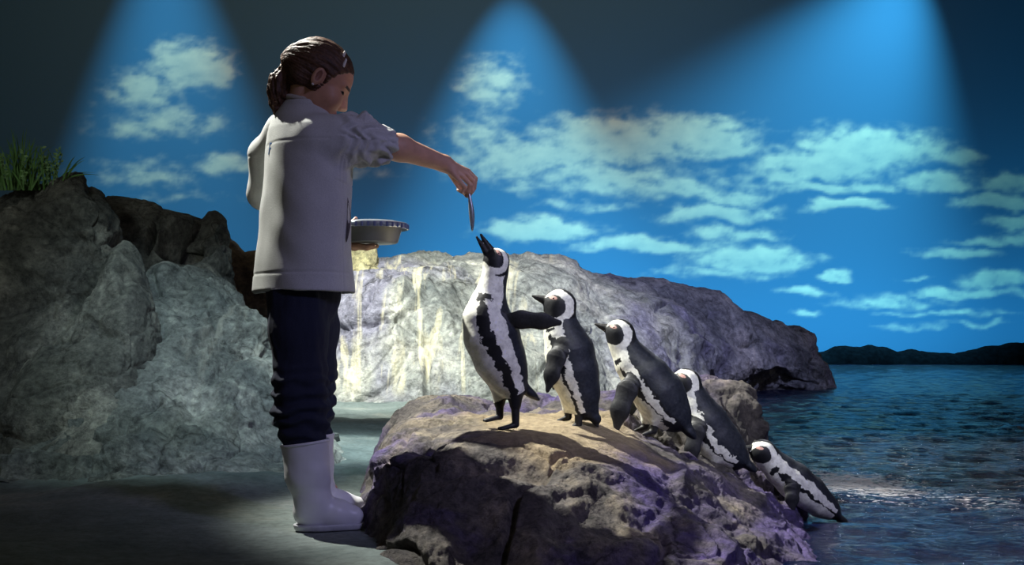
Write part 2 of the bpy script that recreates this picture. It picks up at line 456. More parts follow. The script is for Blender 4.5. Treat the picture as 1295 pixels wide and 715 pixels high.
# ---- hills on the horizon
def build_hills():
    n = 260; px = np.linspace(700, 1900, n)
    ctl_x = [700, 1000, 1040, 1060, 1090, 1118, 1135, 1150, 1180, 1210, 1240, 1275, 1300, 1400, 1500, 1650, 1900]
    ctl_y = [452, 446, 445, 438, 438, 438, 445, 442, 446, 447, 440, 434, 433, 428, 436, 430, 440]
    top = np.interp(px, ctl_x, ctl_y)
    top = top + 1.6 * fbm(np.stack([px / 14, px * 0, px * 0], 1), 4)
    rows = []
    for fy, fz in ((0, 0), (0.6, 0.55), (1.3, 0.9), (1.8, 1.0), (2.4, 0.9), (3.2, 0.5), (4.0, 0.0)):
        Y = 40.5 + fy * 0.6
        x = (px - CX) * 41.5 / F; zt = ZC - (top - YH) * 41.5 / F
        z = -0.3 + (zt + 0.3) * fz + 0.03 * fbm(np.stack([x * 2, np.full(n, fy * 3), x * 0], 1), 3) * (fz > 0)
        rows.append(np.stack([x, np.full(n, Y), z], 1))
    G = np.stack(rows, 1); G = np.swapaxes(catmull(np.swapaxes(G, 0, 1), 25), 0, 1)
    m = plain('hill_scrub', lin(14, 18, 24), 1.0, 6, 0.5, 0.6, spec=0.0)
    o = link_mesh('hill_ridge', G.reshape(-1, 3), grid_faces(*G.shape[:2]), m)
    tag(o, 'low dark wooded hills along the sea horizon', 'hill', kind='structure')
build_hills()

# ---- sea
ZW = -0.10
def build_sea():
    Ys = np.concatenate([np.geomspace(2.0, 16.0, 420), np.geomspace(16.1, 52.0, 120)])
    us = np.linspace(-0.35, 1.25, 520)
    Y, U = np.meshgrid(Ys, us, indexing='ij')
    X = U * (Y + 3.5)
    x, y = X.ravel(), Y.ravel()
    z = np.zeros_like(x)
    amp = 0.010
    for k, (a, dx, dy, l) in enumerate([(1.2, .3, 1, .62), (.8, -.4, 1, .36), (.8, .15, 1, 1.1), (.5, .7, .8, .24), (.45, -.8, .7, .19)]):
        nn = math.hypot(dx, dy)
        ph = (dx * x + dy * y) / nn * 2 * math.pi / l + 3.5 * fbm(np.stack([x * .7, y * .7, x * 0 + k], 1), 2)
        z += a * (1 - np.abs(np.sin(ph / 2))) * amp * np.clip(14 / y, 0.3, 1)
    z += 0.012 * fbm(np.stack([x * 2.2, y * 4.5, x * 0], 1), 5, 0.55)
    px = CX + x / y * F; py = YH - (ZW - ZC) / y * F
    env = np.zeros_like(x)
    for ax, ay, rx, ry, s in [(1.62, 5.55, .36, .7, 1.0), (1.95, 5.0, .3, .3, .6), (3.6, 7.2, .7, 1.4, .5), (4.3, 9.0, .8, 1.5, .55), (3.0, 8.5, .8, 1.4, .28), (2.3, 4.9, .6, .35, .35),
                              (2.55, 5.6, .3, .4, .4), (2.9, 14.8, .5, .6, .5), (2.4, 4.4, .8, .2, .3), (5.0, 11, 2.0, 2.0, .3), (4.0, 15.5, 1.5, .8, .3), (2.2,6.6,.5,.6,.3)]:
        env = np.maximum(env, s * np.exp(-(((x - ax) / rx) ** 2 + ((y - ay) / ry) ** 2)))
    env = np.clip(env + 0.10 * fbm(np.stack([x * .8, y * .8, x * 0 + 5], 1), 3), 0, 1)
    m, nt, bs = new_mat('sea_water')
    co = N(nt, 'ShaderNodeTexCoord').outputs['Object']
    at = N(nt, 'ShaderNodeAttribute', attribute_name='glint_paint')  # white patches in the base colour stand in for glints on the waves
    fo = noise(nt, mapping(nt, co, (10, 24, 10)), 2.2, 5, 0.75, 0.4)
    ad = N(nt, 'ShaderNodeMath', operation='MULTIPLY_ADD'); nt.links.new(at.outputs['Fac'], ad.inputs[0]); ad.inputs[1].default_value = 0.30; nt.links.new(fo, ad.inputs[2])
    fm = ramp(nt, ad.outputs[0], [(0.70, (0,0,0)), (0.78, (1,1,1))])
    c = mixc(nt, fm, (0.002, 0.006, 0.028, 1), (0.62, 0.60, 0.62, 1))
    nt.links.new(c, bs.inputs['Base Color'])
    rr = ramp(nt, fm, [(0, (0.10,)*3), (1, (0.6,)*3)]); nt.links.new(rr, bs.inputs['Roughness'])
    bs.inputs['IOR'].default_value = 1.33; bs.inputs['Specular IOR Level'].default_value = 0.3
    b1 = noise(nt, mapping(nt, co, (1.0, 1.9, 1)), 9.0, 6, 0.6, 0.3)
    bump(nt, bs, b1, 1.0, 0.05)
    o = link_mesh('sea_water', np.stack([x, y, z + ZW], 1), grid_faces(len(Ys), len(us))[:, ::-1].copy(), m, attrs={'glint_paint': env})
    tag(o, 'dark rippled blue sea with white painted glint patches', 'sea', kind='structure')
build_sea()

# ---- ground
def build_floor():
    ys = np.concatenate([np.linspace(0.2, 7.5, 330), np.geomspace(7.55, 30, 110)]); us = np.linspace(-1, 1, 330)
    Y, U = np.meshgrid(ys, us, indexing='ij')
    edge = np.interp(Y, [0, 3, 4.5, 6, 9, 12, 14, 18, 30], [-0.75, -0.65, -0.35, -0.1, 0.8, 1.6, 1.2, -0.2, -2])
    X = -7.5 - 0.25 * Y + (U * 0.5 + 0.5) * (edge + 1.2 + 7.5 + 0.25 * Y)
    x, y = X.ravel(), Y.ravel(); e = edge.ravel()
    z = 0.035 * fbm(np.stack([x * 1.1, y * 1.1, x * 0], 1), 4) + 0.010 * fbm(np.stack([x * 6, y * 6, x * 0], 1), 4)
    z *= sstep(0.3, 1.1, np.hypot(x + 0.62, y - 3.8)) * 0.9 + 0.1
    z -= 0.004
    z -= 0.5 * sstep(0.25, 1.1, x - e)
    m, nt, bs = new_mat('packed_sand')
    co = N(nt, 'ShaderNodeTexCoord').outputs['Object']
    c = ramp(nt, noise(nt, co, 1.4, 7, 0.6, 0.5), [(0.3, lin(84, 98, 98)), (0.55, lin(122, 134, 132)), (0.75, lin(160, 164, 156))])
    fine = noise(nt, co, 30, 8, 0.7)
    c = mixc(nt, 1.0, c, ramp(nt, fine, [(0.3, (0.6,)*3), (0.55, (1,)*3), (0.75, (1.2,)*3)]), 'MULTIPLY')
    nt.links.new(c, bs.inputs['Base Color']); bs.inputs['Roughness'].default_value = 0.9
    bump(nt, bs, fine, 0.5, 0.02)
    o = link_mesh('floor', np.stack([x, y, z], 1), grid_faces(len(ys), len(us))[:, ::-1].copy(), m)
    tag(o, 'grey green packed sand ground between the rocks', 'ground', kind='structure')
build_floor()

# ================================================================ ROCKS
m_front = rock_mat('front_rock', lin(48, 45, 50), lin(100, 94, 90), lin(164, 152, 130), lin(86, 74, 124), 1.5, sand=lin(186, 166, 130))
m_far = rock_mat('far_rock', lin(104, 110, 112), lin(168, 170, 166), lin(222, 218, 206), lin(150, 148, 166), 0.42, streak=lin(250, 240, 205), rough=0.8)
m_dark = rock_mat('left_rock', lin(58, 62, 60), lin(112, 114, 108), lin(176, 176, 166), lin(88, 90, 88), 1.0)
m_slab = rock_mat('slab_rock', lin(84, 90, 88), lin(140, 146, 142), lin(196, 198, 190), lin(110, 118, 118), 0.9, streak=lin(225, 222, 205))
m_brown = rock_mat('brown_rock', lin(58, 46, 36), lin(104, 86, 66), lin(140, 118, 92), lin(80, 66, 52), 0.8)
m_pale = rock_mat('pale_rock', lin(150, 145, 110), lin(215, 205, 160), lin(240, 232, 195), lin(190, 180, 140), 0.6)

front = [
 [(452,770,3.15),(456,705,3.38),(461,672,3.6),(466,642,3.75),(471,615,3.95),(477,590,4.2),(485,568,4.5)],
 [(500,790,3.0),(497,705,3.2),(494,640,3.45),(494,590,3.7),(498,560,4.0),(505,538,4.4),(514,522,4.8)],
 [(545,790,2.95),(543,690,3.1),(540,620,3.35),(540,572,3.65),(545,547,3.95),(550,524,4.4),(555,508,4.9)],
 [(605,795,2.92),(603,690,3.12),(600,604,3.4),(600,564,3.6),(600,541,3.9),(602,520,4.4),(604,504,5.0)],
 [(695,800,2.9),(692,695,3.1),(690,612,3.4),(690,567,3.65),(690,541,3.95),(690,520,4.45),(690,504,5.0)],
 [(785,800,2.9),(782,705,3.15),(776,624,3.45),(770,574,3.75),(768,546,4.05),(766,519,4.5),(764,497,5.0)],
 [(880,800,2.95),(872,715,3.2),(862,645,3.5),(852,594,3.85),(845,562,4.15),(842,524,4.55),(838,488,5.0)],
 [(965,800,3.0),(952,724,3.3),(938,664,3.65),(922,618,4.0),(912,588,4.3),(905,534,4.65),(898,487,5.0)],
 [(1020,800,3.1),(1004,734,3.4),(988,684,3.75),(970,645,4.1),(958,610,4.4),(951,554,4.7),(940,493,5.0)],
 [(1070,800,3.15),(1052,742,3.5),(1032,694,3.85),(1008,655,4.2),(988,622,4.5),(974,580,4.75),(960,525,5.0)],
 [(1100,815,3.2),(1086,760,3.55),(1068,722,3.9),(1044,682,4.3),(1014,645,4.6),(986,605,4.8),(972,565,5.0)],
]
def sand_mask(p):
    x, y, z = p[:, 0], p[:, 1], p[:, 2]
    e = np.exp(-(((x - 0.12) / 0.40) ** 2 + ((y - 4.0) / 0.5) ** 2))
    return 0.8 * sstep(0.35, 0.8, e + 0.30 * fbm(p * 4, 4))
rock('front_boulder', front, 460, 330, m_front, 'large dark weathered boulder in front where the penguins stand', back=0.9, zbase=-0.3, amp=0.05, fs=2.2, ridge=0.028, seed=1,
     ends=(True, False), attrs={'sand': sand_mask}, strata=0.02,
     damp=lambda p: 1 - 0.75 * np.exp(-(((p[:, 0] - 0.12) / 0.42) ** 2 + ((p[:, 1] - 3.98) / 0.28) ** 2) ** 2))

far = [
 [(395,512,12.4),(395,480,12.6),(396,440,12.9),(397,400,13.2),(400,372,13.6),(405,352,14),(410,342,14.5)],
 [(450,514,12.2),(450,470,12.4),(452,420,12.6),(455,372,12.9),(458,350,13.3),(460,338,13.8),(465,331,14.5)],
 [(510,516,12.2),(510,470,12.4),(510,420,12.6),(512,372,12.9),(513,348,13.4),(514,335,13.9),(515,327,14.8)],
 [(565,517,12.2),(564,470,12.4),(563,420,12.6),(563,372,13),(563,348,13.5),(564,333,14.1),(565,324,15)],
 [(655,520,12),(650,480,12.3),(646,430,12.8),(643,382,13.3),(642,352,13.8),(641,334,14.4),(640,322,15.2)],
 [(735,520,12.2),(728,480,12.6),(723,430,13.1),(720,387,13.6),(718,358,14.2),(714,339,14.8),(710,325,15.5)],
 [(770,520,12.8),(765,480,13.2),(760,435,13.6),(755,398,14.1),(750,372,14.6),(746,356,15.1),(742,343,15.8)],
 [(815,516,13),(810,482,13.4),(806,442,13.8),(802,404,14.3),(800,380,14.8),(798,364,15.4),(795,350,16)],
 [(880,512,13.8),(876,490,14.2),(873,455,14.6),(870,420,15),(867,394,15.5),(864,376,16),(860,361,16.5)],
 [(930,502,16.4),(928,488,16.2),(925,468,15.9),(922,440,16.2),(919,416,16.5),(915,398,16.8),(910,381,17.2)],
 [(985,499,17.6),(984,484,17.3),(983,466,16.9),(982,450,17.1),(980,434,17.3),(977,419,17.6),(972,407,18)],
 [(1028,497,17.6),(1028,484,17.6),(1028,470,17.7),(1027,458,17.8),(1025,448,18),(1020,438,18.2),(1012,426,18.5)],
 [(1046,496,18),(1045,489,18.1),(1044,481,18.2),(1043,474,18.3),(1042,467,18.4),(1040,459,18.6),(1036,449,18.8)],
]
def streak_mask(p):
    u, v = p[:, 0], p[:, 2]
    return np.clip(sstep(1.1, -0.3, u) + 0.35 * fbm(p * .8, 3), 0, 1) * sstep(0.0, 0.25, v) * 0.9
rock('far_boulder', far, 560, 240, m_far, 'huge pale streaked boulder rising behind the penguins at the shore', back=3.0, zbase=-0.4, amp=0.13, fs=0.75, ridge=0.085, seed=2,
     attrs={'streak': streak_mask}, strata=0.08)

pale = [[(438,352,14.0),(438,342,14.0),(440,330,14.1),(441,320,14.2),(444,312,14.3)],
        [(452,354,13.8),(452,343,13.8),(453,331,13.9),(454,318,14.0),(455,309,14.15)],
        [(466,354,13.8),(466,343,13.8),(466,331,13.9),(466,318,14.0),(465,309,14.15)],
        [(480,352,14.0),(479,343,14.0),(478,332,14.1),(477,322,14.2),(475,313,14.3)]]
rock('pale_stone', pale, 60, 60, m_pale, 'small pale yellow stone perched on the far boulder below the tub', back=0.35, zbase=1.30, amp=0.03, fs=3, ridge=0.015, seed=3)

left = [[(x, 604, 5.60), (x + 2, 540, 5.80), (x + 6, 460, 6.00), (x + 8, 390, 6.15), (x + 4, 320, 6.30), (x + d, 262 + a, 6.45), (x + d, 236 + a, 6.75)]
        for x, a, d in ((-420, 60, 0), (-300, 10, 0), (-180, 4, 0), (-70, 2, 0), (0, 2, 4), (48, -4, 6), (86, -10, 6))]
left += [[(132,604,5.60),(134,545,5.80),(130,470,6.00),(128,400,6.15),(124,330,6.30),(116,275,6.45),(106,240,6.80)],
         [(160,600,5.80),(162,545,6.00),(160,480,6.15),(156,410,6.30),(150,350,6.40),(140,310,6.55),(132,280,6.85)]]
rock('dark_boulder', left, 380, 260, m_dark, 'tall dark boulder with the grass tuft growing on top', back=1.2, zbase=-0.1, amp=0.10, fs=1.5, ridge=0.06, seed=4, strata=0.05)

ridge = [[(20,620,5.32),(18,520,5.52),(16,500,5.57),(18,488,5.67),(24,476,5.82)],
         [(75,620,5.27),(72,510,5.52),(72,470,5.62),(78,440,5.72),(88,415,5.87)],
         [(125,620,5.27),(122,500,5.52),(122,440,5.67),(126,385,5.82),(130,345,6.02)],
         [(165,620,5.37),(165,490,5.62),(160,420,5.72),(156,355,5.92),(155,312,6.12)],
         [(195,620,5.57),(196,470,5.82),(194,420,5.92),(186,365,6.02),(175,328,6.22)],
         [(205,620,5.77),(206,470,6.02),(204,440,6.07),(198,410,6.12),(190,385,6.32)]]
rock('leaning_slab', ridge, 260, 220, m_dark, 'smooth grey slab leaning against the tall dark boulder', back=0.5, zbase=-0.1, amp=0.05, fs=1.5, ridge=0.022, seed=5, strata=0.02)

def cave(p):
    c = P(238, 303, 7.2)
    r = np.sqrt(((p[:, 0] - c[0]) / 0.20) ** 2 + ((p[:, 2] - c[2]) / 0.15) ** 2)
    c2 = P(188, 296, 7.1)
    r2 = np.sqrt(((p[:, 0] - c2[0]) / 0.035) ** 2 + ((p[:, 2] - c2[2]) / 0.16) ** 2)
    front_ = sstep(7.75, 7.55, p[:, 1])
    return (-0.38 * sstep(1.0, 0.55, r) - 0.14 * sstep(1.0, 0.2, r2)) * front_
cav = [[(60,420,6.9),(62,380,7.0),(64,340,7.1),(66,305,7.2),(70,280,7.3),(76,265,7.5),(80,256,7.8)],
       [(120,420,6.8),(120,380,6.9),(120,345,7.0),(121,310,7.1),(122,282,7.25),(124,262,7.45),(126,251,7.8)],
       [(180,420,6.8),(180,380,6.9),(180,345,7.0),(181,310,7.1),(182,282,7.25),(184,263,7.45),(186,252,7.8)],
       [(222,420,6.8),(222,385,6.9),(222,350,7.0),(222,318,7.1),(222,290,7.25),(220,274,7.45),(218,264,7.8)],
       [(262,420,6.8),(262,385,6.9),(262,352,7.0),(261,325,7.1),(260,303,7.25),(257,289,7.45),(253,279,7.8)],
       [(292,420,7.0),(292,390,7.1),(292,365,7.2),(291,342,7.3),(289,322,7.45),(286,309,7.6),(283,300,7.9)]]
rock('hollow_boulder', cav, 300, 220, m_dark, 'dark rounded boulder with a deep shadowed hollow in its side', back=0.9, zbase=-0.1, amp=0.05, fs=1.8, ridge=0.02, seed=6, carve=cave, strata=0.02)

low = [[(270,470,8.0),(270,420,8.1),(270,370,8.2),(270,335,8.3),(272,322,8.5)],
       [(310,470,8.0),(310,420,8.1),(310,370,8.2),(310,335,8.3),(311,321,8.5)],
       [(345,470,8.0),(345,420,8.1),(345,370,8.2),(345,335,8.3),(345,320,8.5)],
       [(368,470,8.2),(368,430,8.3),(368,390,8.4),(367,360,8.5),(365,342,8.7)]]
rock('brown_boulder', low, 140, 120, m_brown, 'low brown rock behind the girl beside the hollowed boulder', back=0.7, zbase=-0.1, amp=0.05, fs=1.8, ridge=0.02, seed=7)

slab = [
 [(10,612,5.05),(10,598,5.2),(10,580,5.3),(10,565,5.45),(10,550,5.6),(12,535,5.8),(14,520,6.0)],
 [(60,612,5.05),(60,592,5.2),(60,568,5.35),(60,548,5.5),(62,528,5.7),(64,505,5.9),(68,485,6.1)],
 [(125,614,5.0),(125,590,5.15),(128,560,5.3),(130,525,5.55),(134,495,5.75),(140,468,5.95),(150,440,6.2)],
 [(190,615,5.0),(190,588,5.15),(190,556,5.3),(190,502,5.6),(190,450,5.9),(190,398,6.2),(190,356,6.6)],
 [(255,620,4.95),(255,592,5.1),(255,552,5.35),(252,492,5.7),(250,432,6.0),(248,380,6.4),(246,346,6.8)],
 [(308,614,5.02),(307,588,5.2),(306,552,5.5),(304,494,5.8),(303,446,6.1),(300,402,6.4),(295,362,6.8)],
 [(345,602,5.15),(344,574,5.45),(342,536,5.8),(339,486,6.1),(337,450,6.3),(335,424,6.5),(331,398,6.8)],
 [(388,590,5.4),(388,566,5.8),(385,528,6.2),(376,494,6.5),(368,472,6.7),(362,458,6.8),(355,444,7)],
 [(425,592,5.7),(425,572,6.2),(422,558,6.5),(415,545,6.8),(408,532,7.0),(400,522,7.2),(392,512,7.4)]]
def slab_streak(p):
    c = P(270, 420, 6.0)
    return np.exp(-(((p[:, 0] - c[0]) / 0.35) ** 2 + ((p[:, 2] - c[2]) / 0.35) ** 2)) * 0.3
rock('sloping_slab', slab, 400, 300, m_slab, 'broad pale grey rock slope running down to the ground behind the girl', back=0.8, zbase=-0.1, amp=0.07, fs=1.9, ridge=0.05, seed=8,
     attrs={'streak': slab_streak}, strata=0.05)

# ================================================================ PENGUINS
m_peng = vcol_mat('penguin_feathers', 0.55, 55, 0.28, 0.35, 0.4)
m_eye = plain('dark_eye', (0.006, 0.005, 0.004, 1), 0.12, 40, 0.1)
BLACK = np.array([0.010, 0.011, 0.014]); WHITE = np.array([0.90, 0.90, 0.80]); BILL = np.array([0.012, 0.012, 0.012])
PINK = np.array([0.50, 0.28, 0.24]); FOOT = np.array([0.018, 0.018, 0.018])
def penguin(base, spine, head, beaks, tail, flips, legs, label, turn=0.0, flank=(55, 76, 103), seed=0, nk=16, tint=(1, 1, 1)):
    bx, by, Y = base; sc = Y / F
    def L(px, py, lat=0.0):      # local side plane: x backwards, y away, z up
        return np.array([(px - bx) * sc, lat * sc, -(py - by) * sc])
    pr = []
    sp = [(L(x, y), r * sc) for x, y, r in spine]
    for (a, ra), (b, rb) in zip(sp[:-1], sp[1:]): pr.append(rc(a, b, ra, rb, 0.022))
    hc = L(head[0], head[1]); hr = head[2] * sc
    pr.append(ell(hc, (hr * 1.1, hr * 0.95, hr), None, 0.015))
    bill = []
    for (x1, y1, r1), (x2, y2, r2) in beaks:
        a, b = L(x1, y1), L(x2, y2)
        t = rc(a, b, r1 * sc, r2 * sc, 0.006); pr.append(t); bill.append(t[0])
    for (x1, y1, r1), (x2, y2, r2) in tail: pr.append(rc(L(x1, y1), L(x2, y2), r1 * sc, r2 * sc, 0.012, n=(0.55, 0, 0.8), q=1.6))
    fl = []
    for chain, nrm, q in flips:      # chain of (px, py, lateral px, half width)
        for (a, b) in zip(chain[:-1], chain[1:]):
            t = rc(L(*a[:3]), L(*b[:3]), a[3] * sc, b[3] * sc, 0.008, n=nrm, q=q); pr.append(t); fl.append((t[0], L(*chain[0][:3]), L(*chain[-1][:3])))
    ft = []
    for (hx, hy, hl), (ax, ay), toe in legs:   # shank, ankle, toe direction in px
        pr.append(rc(L(hx, hy - 10, hl), L(hx * .5 + ax * .5, hy + 9, hl), 12.0 * sc, 7.5 * sc, 0.016))
        t = rc(L(hx * .5 + ax * .5, hy + 9, hl), L(ax, ay - 4, hl), 5.6 * sc, 4.6 * sc, 0.006); pr.append(t); ft.append(t[0])
        for sgn in (-1, 0, 1):
            t = rc(L(ax, ay - 3, hl), L(ax + toe[0], ay + toe[1] - 1.6, hl + sgn * 6), 3.4 * sc, 2.0 * sc, 0.004); pr.append(t); ft.append(t[0])
        t = rc(L(ax, ay - 2, hl), L(ax + toe[0] * 0.75, ay + toe[1] * 0.7 - 1.4, hl), 2.2 * sc, 5.0 * sc, 0.003, n=(0, 0, 1), q=4.0); pr.append(t); ft.append(t[0])
    allp = np.array([s_[0] for s_ in sp] + [hc] + [L(*b[1][:2]) for b in beaks] + [L(*c[:3]) for ch in flips for c in ch[0]] + [L(l[1][0] + l[2][0], l[1][1]) for l in legs] + [L(t[1][0], t[1][1]) for t in tail])
    lo = allp.min(0) - 0.10; hi = allp.max(0) + 0.10
    V, Fq = skin(pr, lo, hi, 0.0024)
    # ---- feather colours
    A = np.array([s_[0] for s_ in sp]); n = len(A); seg = A[1:] - A[:-1]
    best = np.full(len(V), 9.0); tt = np.zeros(len(V)); fr = np.zeros((len(V), 3)); rad = np.zeros((len(V), 3))
    for i in range(n - 1):
        h = ((V - A[i]) @ seg[i]) / (seg[i] @ seg[i]); h = np.clip(h, -0.6 if i == 0 else 0, 1.0 if i < n - 2 else 1.4)
        w = V - (A[i] + h[:, None] * seg[i]); d = np.linalg.norm(w, axis=1)
        m = d < best; best[m] = d[m]; tt[m] = (i + h[m]) / (n - 1); rad[m] = w[m]
        g = seg[i] / np.linalg.norm(seg[i]); fr[m] = np.array([-g[2], 0, g[0]]) if True else 0
    comp = (rad * fr).sum(1); phi = np.degrees(np.arctan2(np.abs(V[:, 1]), comp))
    nz = fbm(V * 28 + seed * 9, 4, 0.6); fine = fbm(V * 120 + seed, 2)
    phi = phi + 9 * nz
    col = np.tile(BLACK, (len(V), 1))
    b1, b2, b3 = flank
    neck = sstep(0.52, 0.74, tt)
    b1v = b1 + 8 * np.sin(tt * 9) ; b3v = b3 + neck * nk; b2v = b2 - neck * 60
    white = (phi < b1v) | ((phi > b2v) & (phi < b3v))
    band = (np.abs(tt - 0.64 - 0.02 * nz) < 0.022) & (phi < b2) & (phi > 34)
    white = np.where(neck > 0.5, phi < b3v, white) & ~band
    white &= ~((tt < 0.6) & (phi < b1v - 8) & (fbm(V * 75 + 77 + seed, 1) > 0.80))
    white &= tt > -0.04
    col[white] = WHITE
    blue = (~white) & (phi > 90)
    col[blue] = np.array([0.020, 0.024, 0.034]) + 0.012 * np.clip(fine[blue], -1, 1)[:, None]
    # head
    bd = L(*beaks[0][1][:2]) - hc; bd /= np.linalg.norm(bd); ud = np.array([-bd[2], 0, bd[0]]);
    if ud[2] < 0: ud = -ud
    if head[3:]: ud = np.array([head[3], 0, head[4]]); ud = ud - (ud @ bd) * bd; ud /= np.linalg.norm(ud)
    q = (V - hc) / hr; hx = q @ bd; hy = q @ ud
    inh = (np.sqrt(hx ** 2 + hy ** 2) < 1.45) & (hx > -1.4) & (np.abs(q[:, 1]) < 1.3) & (tt > 0.72)
    inh &= (hy > -1.05)
    mask = np.sqrt(((hx - 0.32) / 0.86) ** 2 + ((hy + 0.28) / 0.80) ** 2) + 0.08 * nz < 1.0
    ring = np.sqrt(((hx - 0.10) / 1.22) ** 2 + ((hy + 0.25) / 1.20) ** 2) + 0.05 * nz < 1.0
    col[inh] = BLACK
    col[inh & ring] = WHITE
    col[inh & mask] = BLACK
    pk = inh & (np.sqrt(((hx - 0.55) / 0.32) ** 2 + ((hy - 0.30) / 0.13) ** 2) < 1) & (np.abs(q[:, 1]) > 0.2)
    col[pk] = PINK
    db = np.min([f(V) for f in bill], 0); isb = (db < 0.0016) & (hx > 0.75)
    col[isb] = BILL + 0.03 * np.clip(fine[isb], 0, 1)[:, None]
    dbody = np.min([t[0](V) for t in pr[:n - 1]], 0) + 0.001
    for f, a, b in fl:
        m = (f(V) < 0.0045) & (f(V) < dbody)
        col[m] = BLACK + 0.010 + 0.008 * np.clip(fine[m], -1, 1)[:, None]
    if ft:
        df = np.min([f(V) for f in ft], 0); m = (df < 0.0015)
        col[m] = FOOT + 0.02 * np.clip(fine[m], 0, 1)[:, None]
    col = col * np.array(tint) * (1 + 0.12 * nz[:, None])
    # ---- place
    root = empty('penguin', P(bx, by, Y), label, 'penguin', 'penguins lined up on the front boulder')
    wl = world_loc(root)
    ob = link_mesh('body', V + wl, Fq, m_peng, root, colors=np.clip(col, 0, 1))
    e0 = hc + (0.42 * bd + 0.22 * ud) * hr
    for s_ in (-1, 1):
        c = e0 + np.array([0, s_ * 0.80 * hr, 0])
        v, f = skin([sph(c, hr * 0.15)], c - 0.012, c + 0.012, 0.0016, NB=12)
        link_mesh('eye', v + wl, f, m_eye, root)
    root.rotation_euler[2] = math.radians(turn)
    return root

penguin((645, 541, 3.9),
    [(650,492,15),(642,476,25),(632,455,31.5),(621,425,34),(615,402,29),(617,382,20),(622,362,15.5),(626,344,14.5),(627,331,14.5)],
    (627, 330, 14.5, 1, 0.35), [((622,321,6.0),(607,298,1.6)), ((617,325,5.0),(601.5,301,1.4))],
    [((655,482,13),(672,498,8)), ((672,498,8),(681,505,4))],
    [([(631,404,-24,7),(650,405,-32,11),(676,407,-38,10),(697,409,-40,4)], (0.15, 1, 0.30), 3.2),
     ([(610,410,24,7),(616,432,36,10),(626,456,42,8),(634,472,42,3)], (0.25, 1, 0), 3.0)],
    [((634,500,12),(635,531),(-19,3)), ((648,502,-12),(649,540),(-20,3))],
    'penguin stretching its open beak up towards the dangling fish', turn=16, flank=(56, 84, 112), seed=1)
penguin((724, 541, 4.05),
    [(740,516,16),(734,498,24),(726,472,30),(720,445,30),(712,422,23),(708,405,18),(708,392,17.5),(709,385,17.5)],
    (708, 385, 18.0, 0.1, 1), [((696,381,7),(673.5,374.5,1.6)), ((696,385,5),(677,377,1.5))],
    [((745,512,14),(752,528,9)), ((752,528,9),(754,537,4))],
    [([(712,437,-26,8),(706,452,-32,12),(700,474,-35,10),(695,493,-35,3)], (0.35, 1, 0.0), 3.0),
     ([(712,437,26,8),(706,452,33,12),(702,474,36,10),(698,492,36,3)], (-0.35, 1, 0.0), 3.0)],
    [((718,508,10),(718,532),(-13,3)), ((734,508,-10),(732,540),(-13,3))],
    'penguin standing second in line behind the stretching one', turn=-6, flank=(58, 72, 92), seed=2)
penguin((812, 546, 4.2),
    [(855,528,18),(846,518,26),(834,500,31),(817,478,29),(801,458,23),(791,442,17),(786,430,16),(784,421,16)],
    (784, 421, 16.3, 0.1, 1), [((771,416,6),(752.5,410,1.5)), ((771,419,4.5),(757,413,1.4))],
    [((862,530,14),(872,546,9)), ((872,546,9),(876,552,4))],
    [([(806,474,-24,8),(797,492,-32,13),(788,518,-36,12),(784,541,-36,4)], (0.2, 1, 0.0), 3.0),
     ([(806,474,24,8),(797,492,32,13),(790,516,36,11),(786,536,36,4)], (-0.2, 1, 0.0), 3.0)],
    [((818,522,12),(815,544),(-12,3)), ((832,522,-12),(828,547),(-12,3))],
    'penguin third in line, leaning forward with its flipper hanging', turn=-12, flank=(54, 66, 84), seed=3, nk=14)
penguin((890, 588, 4.35),
    [(930,578,16),(920,570,23),(906,556,27),(892,535,27),(879,513,21),(872,497,16),(869,488,15.5),(868,483,15.5)],
    (868, 483, 15.6, 0.1, 1), [((856,478,5.8),(841,470,1.5)), ((856,481,4.4),(845,473,1.4))],
    [((935,578,13),(948,590,8)), ((948,590,8),(952,594,4))],
    [([(884,528,-22,8),(879,544,-30,11),(874,566,-33,9),(873,589,-33,4)], (0.2, 1, 0.0), 3.0),
     ([(884,528,22,8),(876,546,30,11),(870,562,33,9),(868,580,33,4)], (-0.2, 1, 0.0), 3.0)],
    [((892,568,11),(888,590),(-12,3)), ((905,570,-11),(902,596),(-12,3))],
    'penguin fourth in line, crouching low as it climbs the rock', turn=-6, flank=(56, 69, 90), seed=4, nk=14)
penguin((990, 632, 4.45),
    [(1052,646,13),(1040,638,17),(1024,624,21),(1004,608,22),(986,594,18.5),(973,581,14.5),(966,574,13.5),(963,571,13.5)],
    (963, 571, 13.8, 0.2, 1), [((951,567,5.2),(933,566,1.4)), ((951,571,4.0),(937,568.5,1.3))],
    [((1050,645,11),(1068,660,7)), ((1068,660,7),(1074,665,3))],
    [([(996,606,-18,6),(993,616,-26,9),(992,628,-29,8),(993,640,-30,3)], (0.1, 1, 0.15), 3.0),
     ([(996,606,18,6),(990,618,27,9),(986,630,30,8),(984,640,30,3)], (-0.1, 1, 0.15), 3.0)],
    [],
    'smallest penguin last in line, hauling itself out of the water on its belly', turn=6, flank=(70, 84, 112), seed=5)

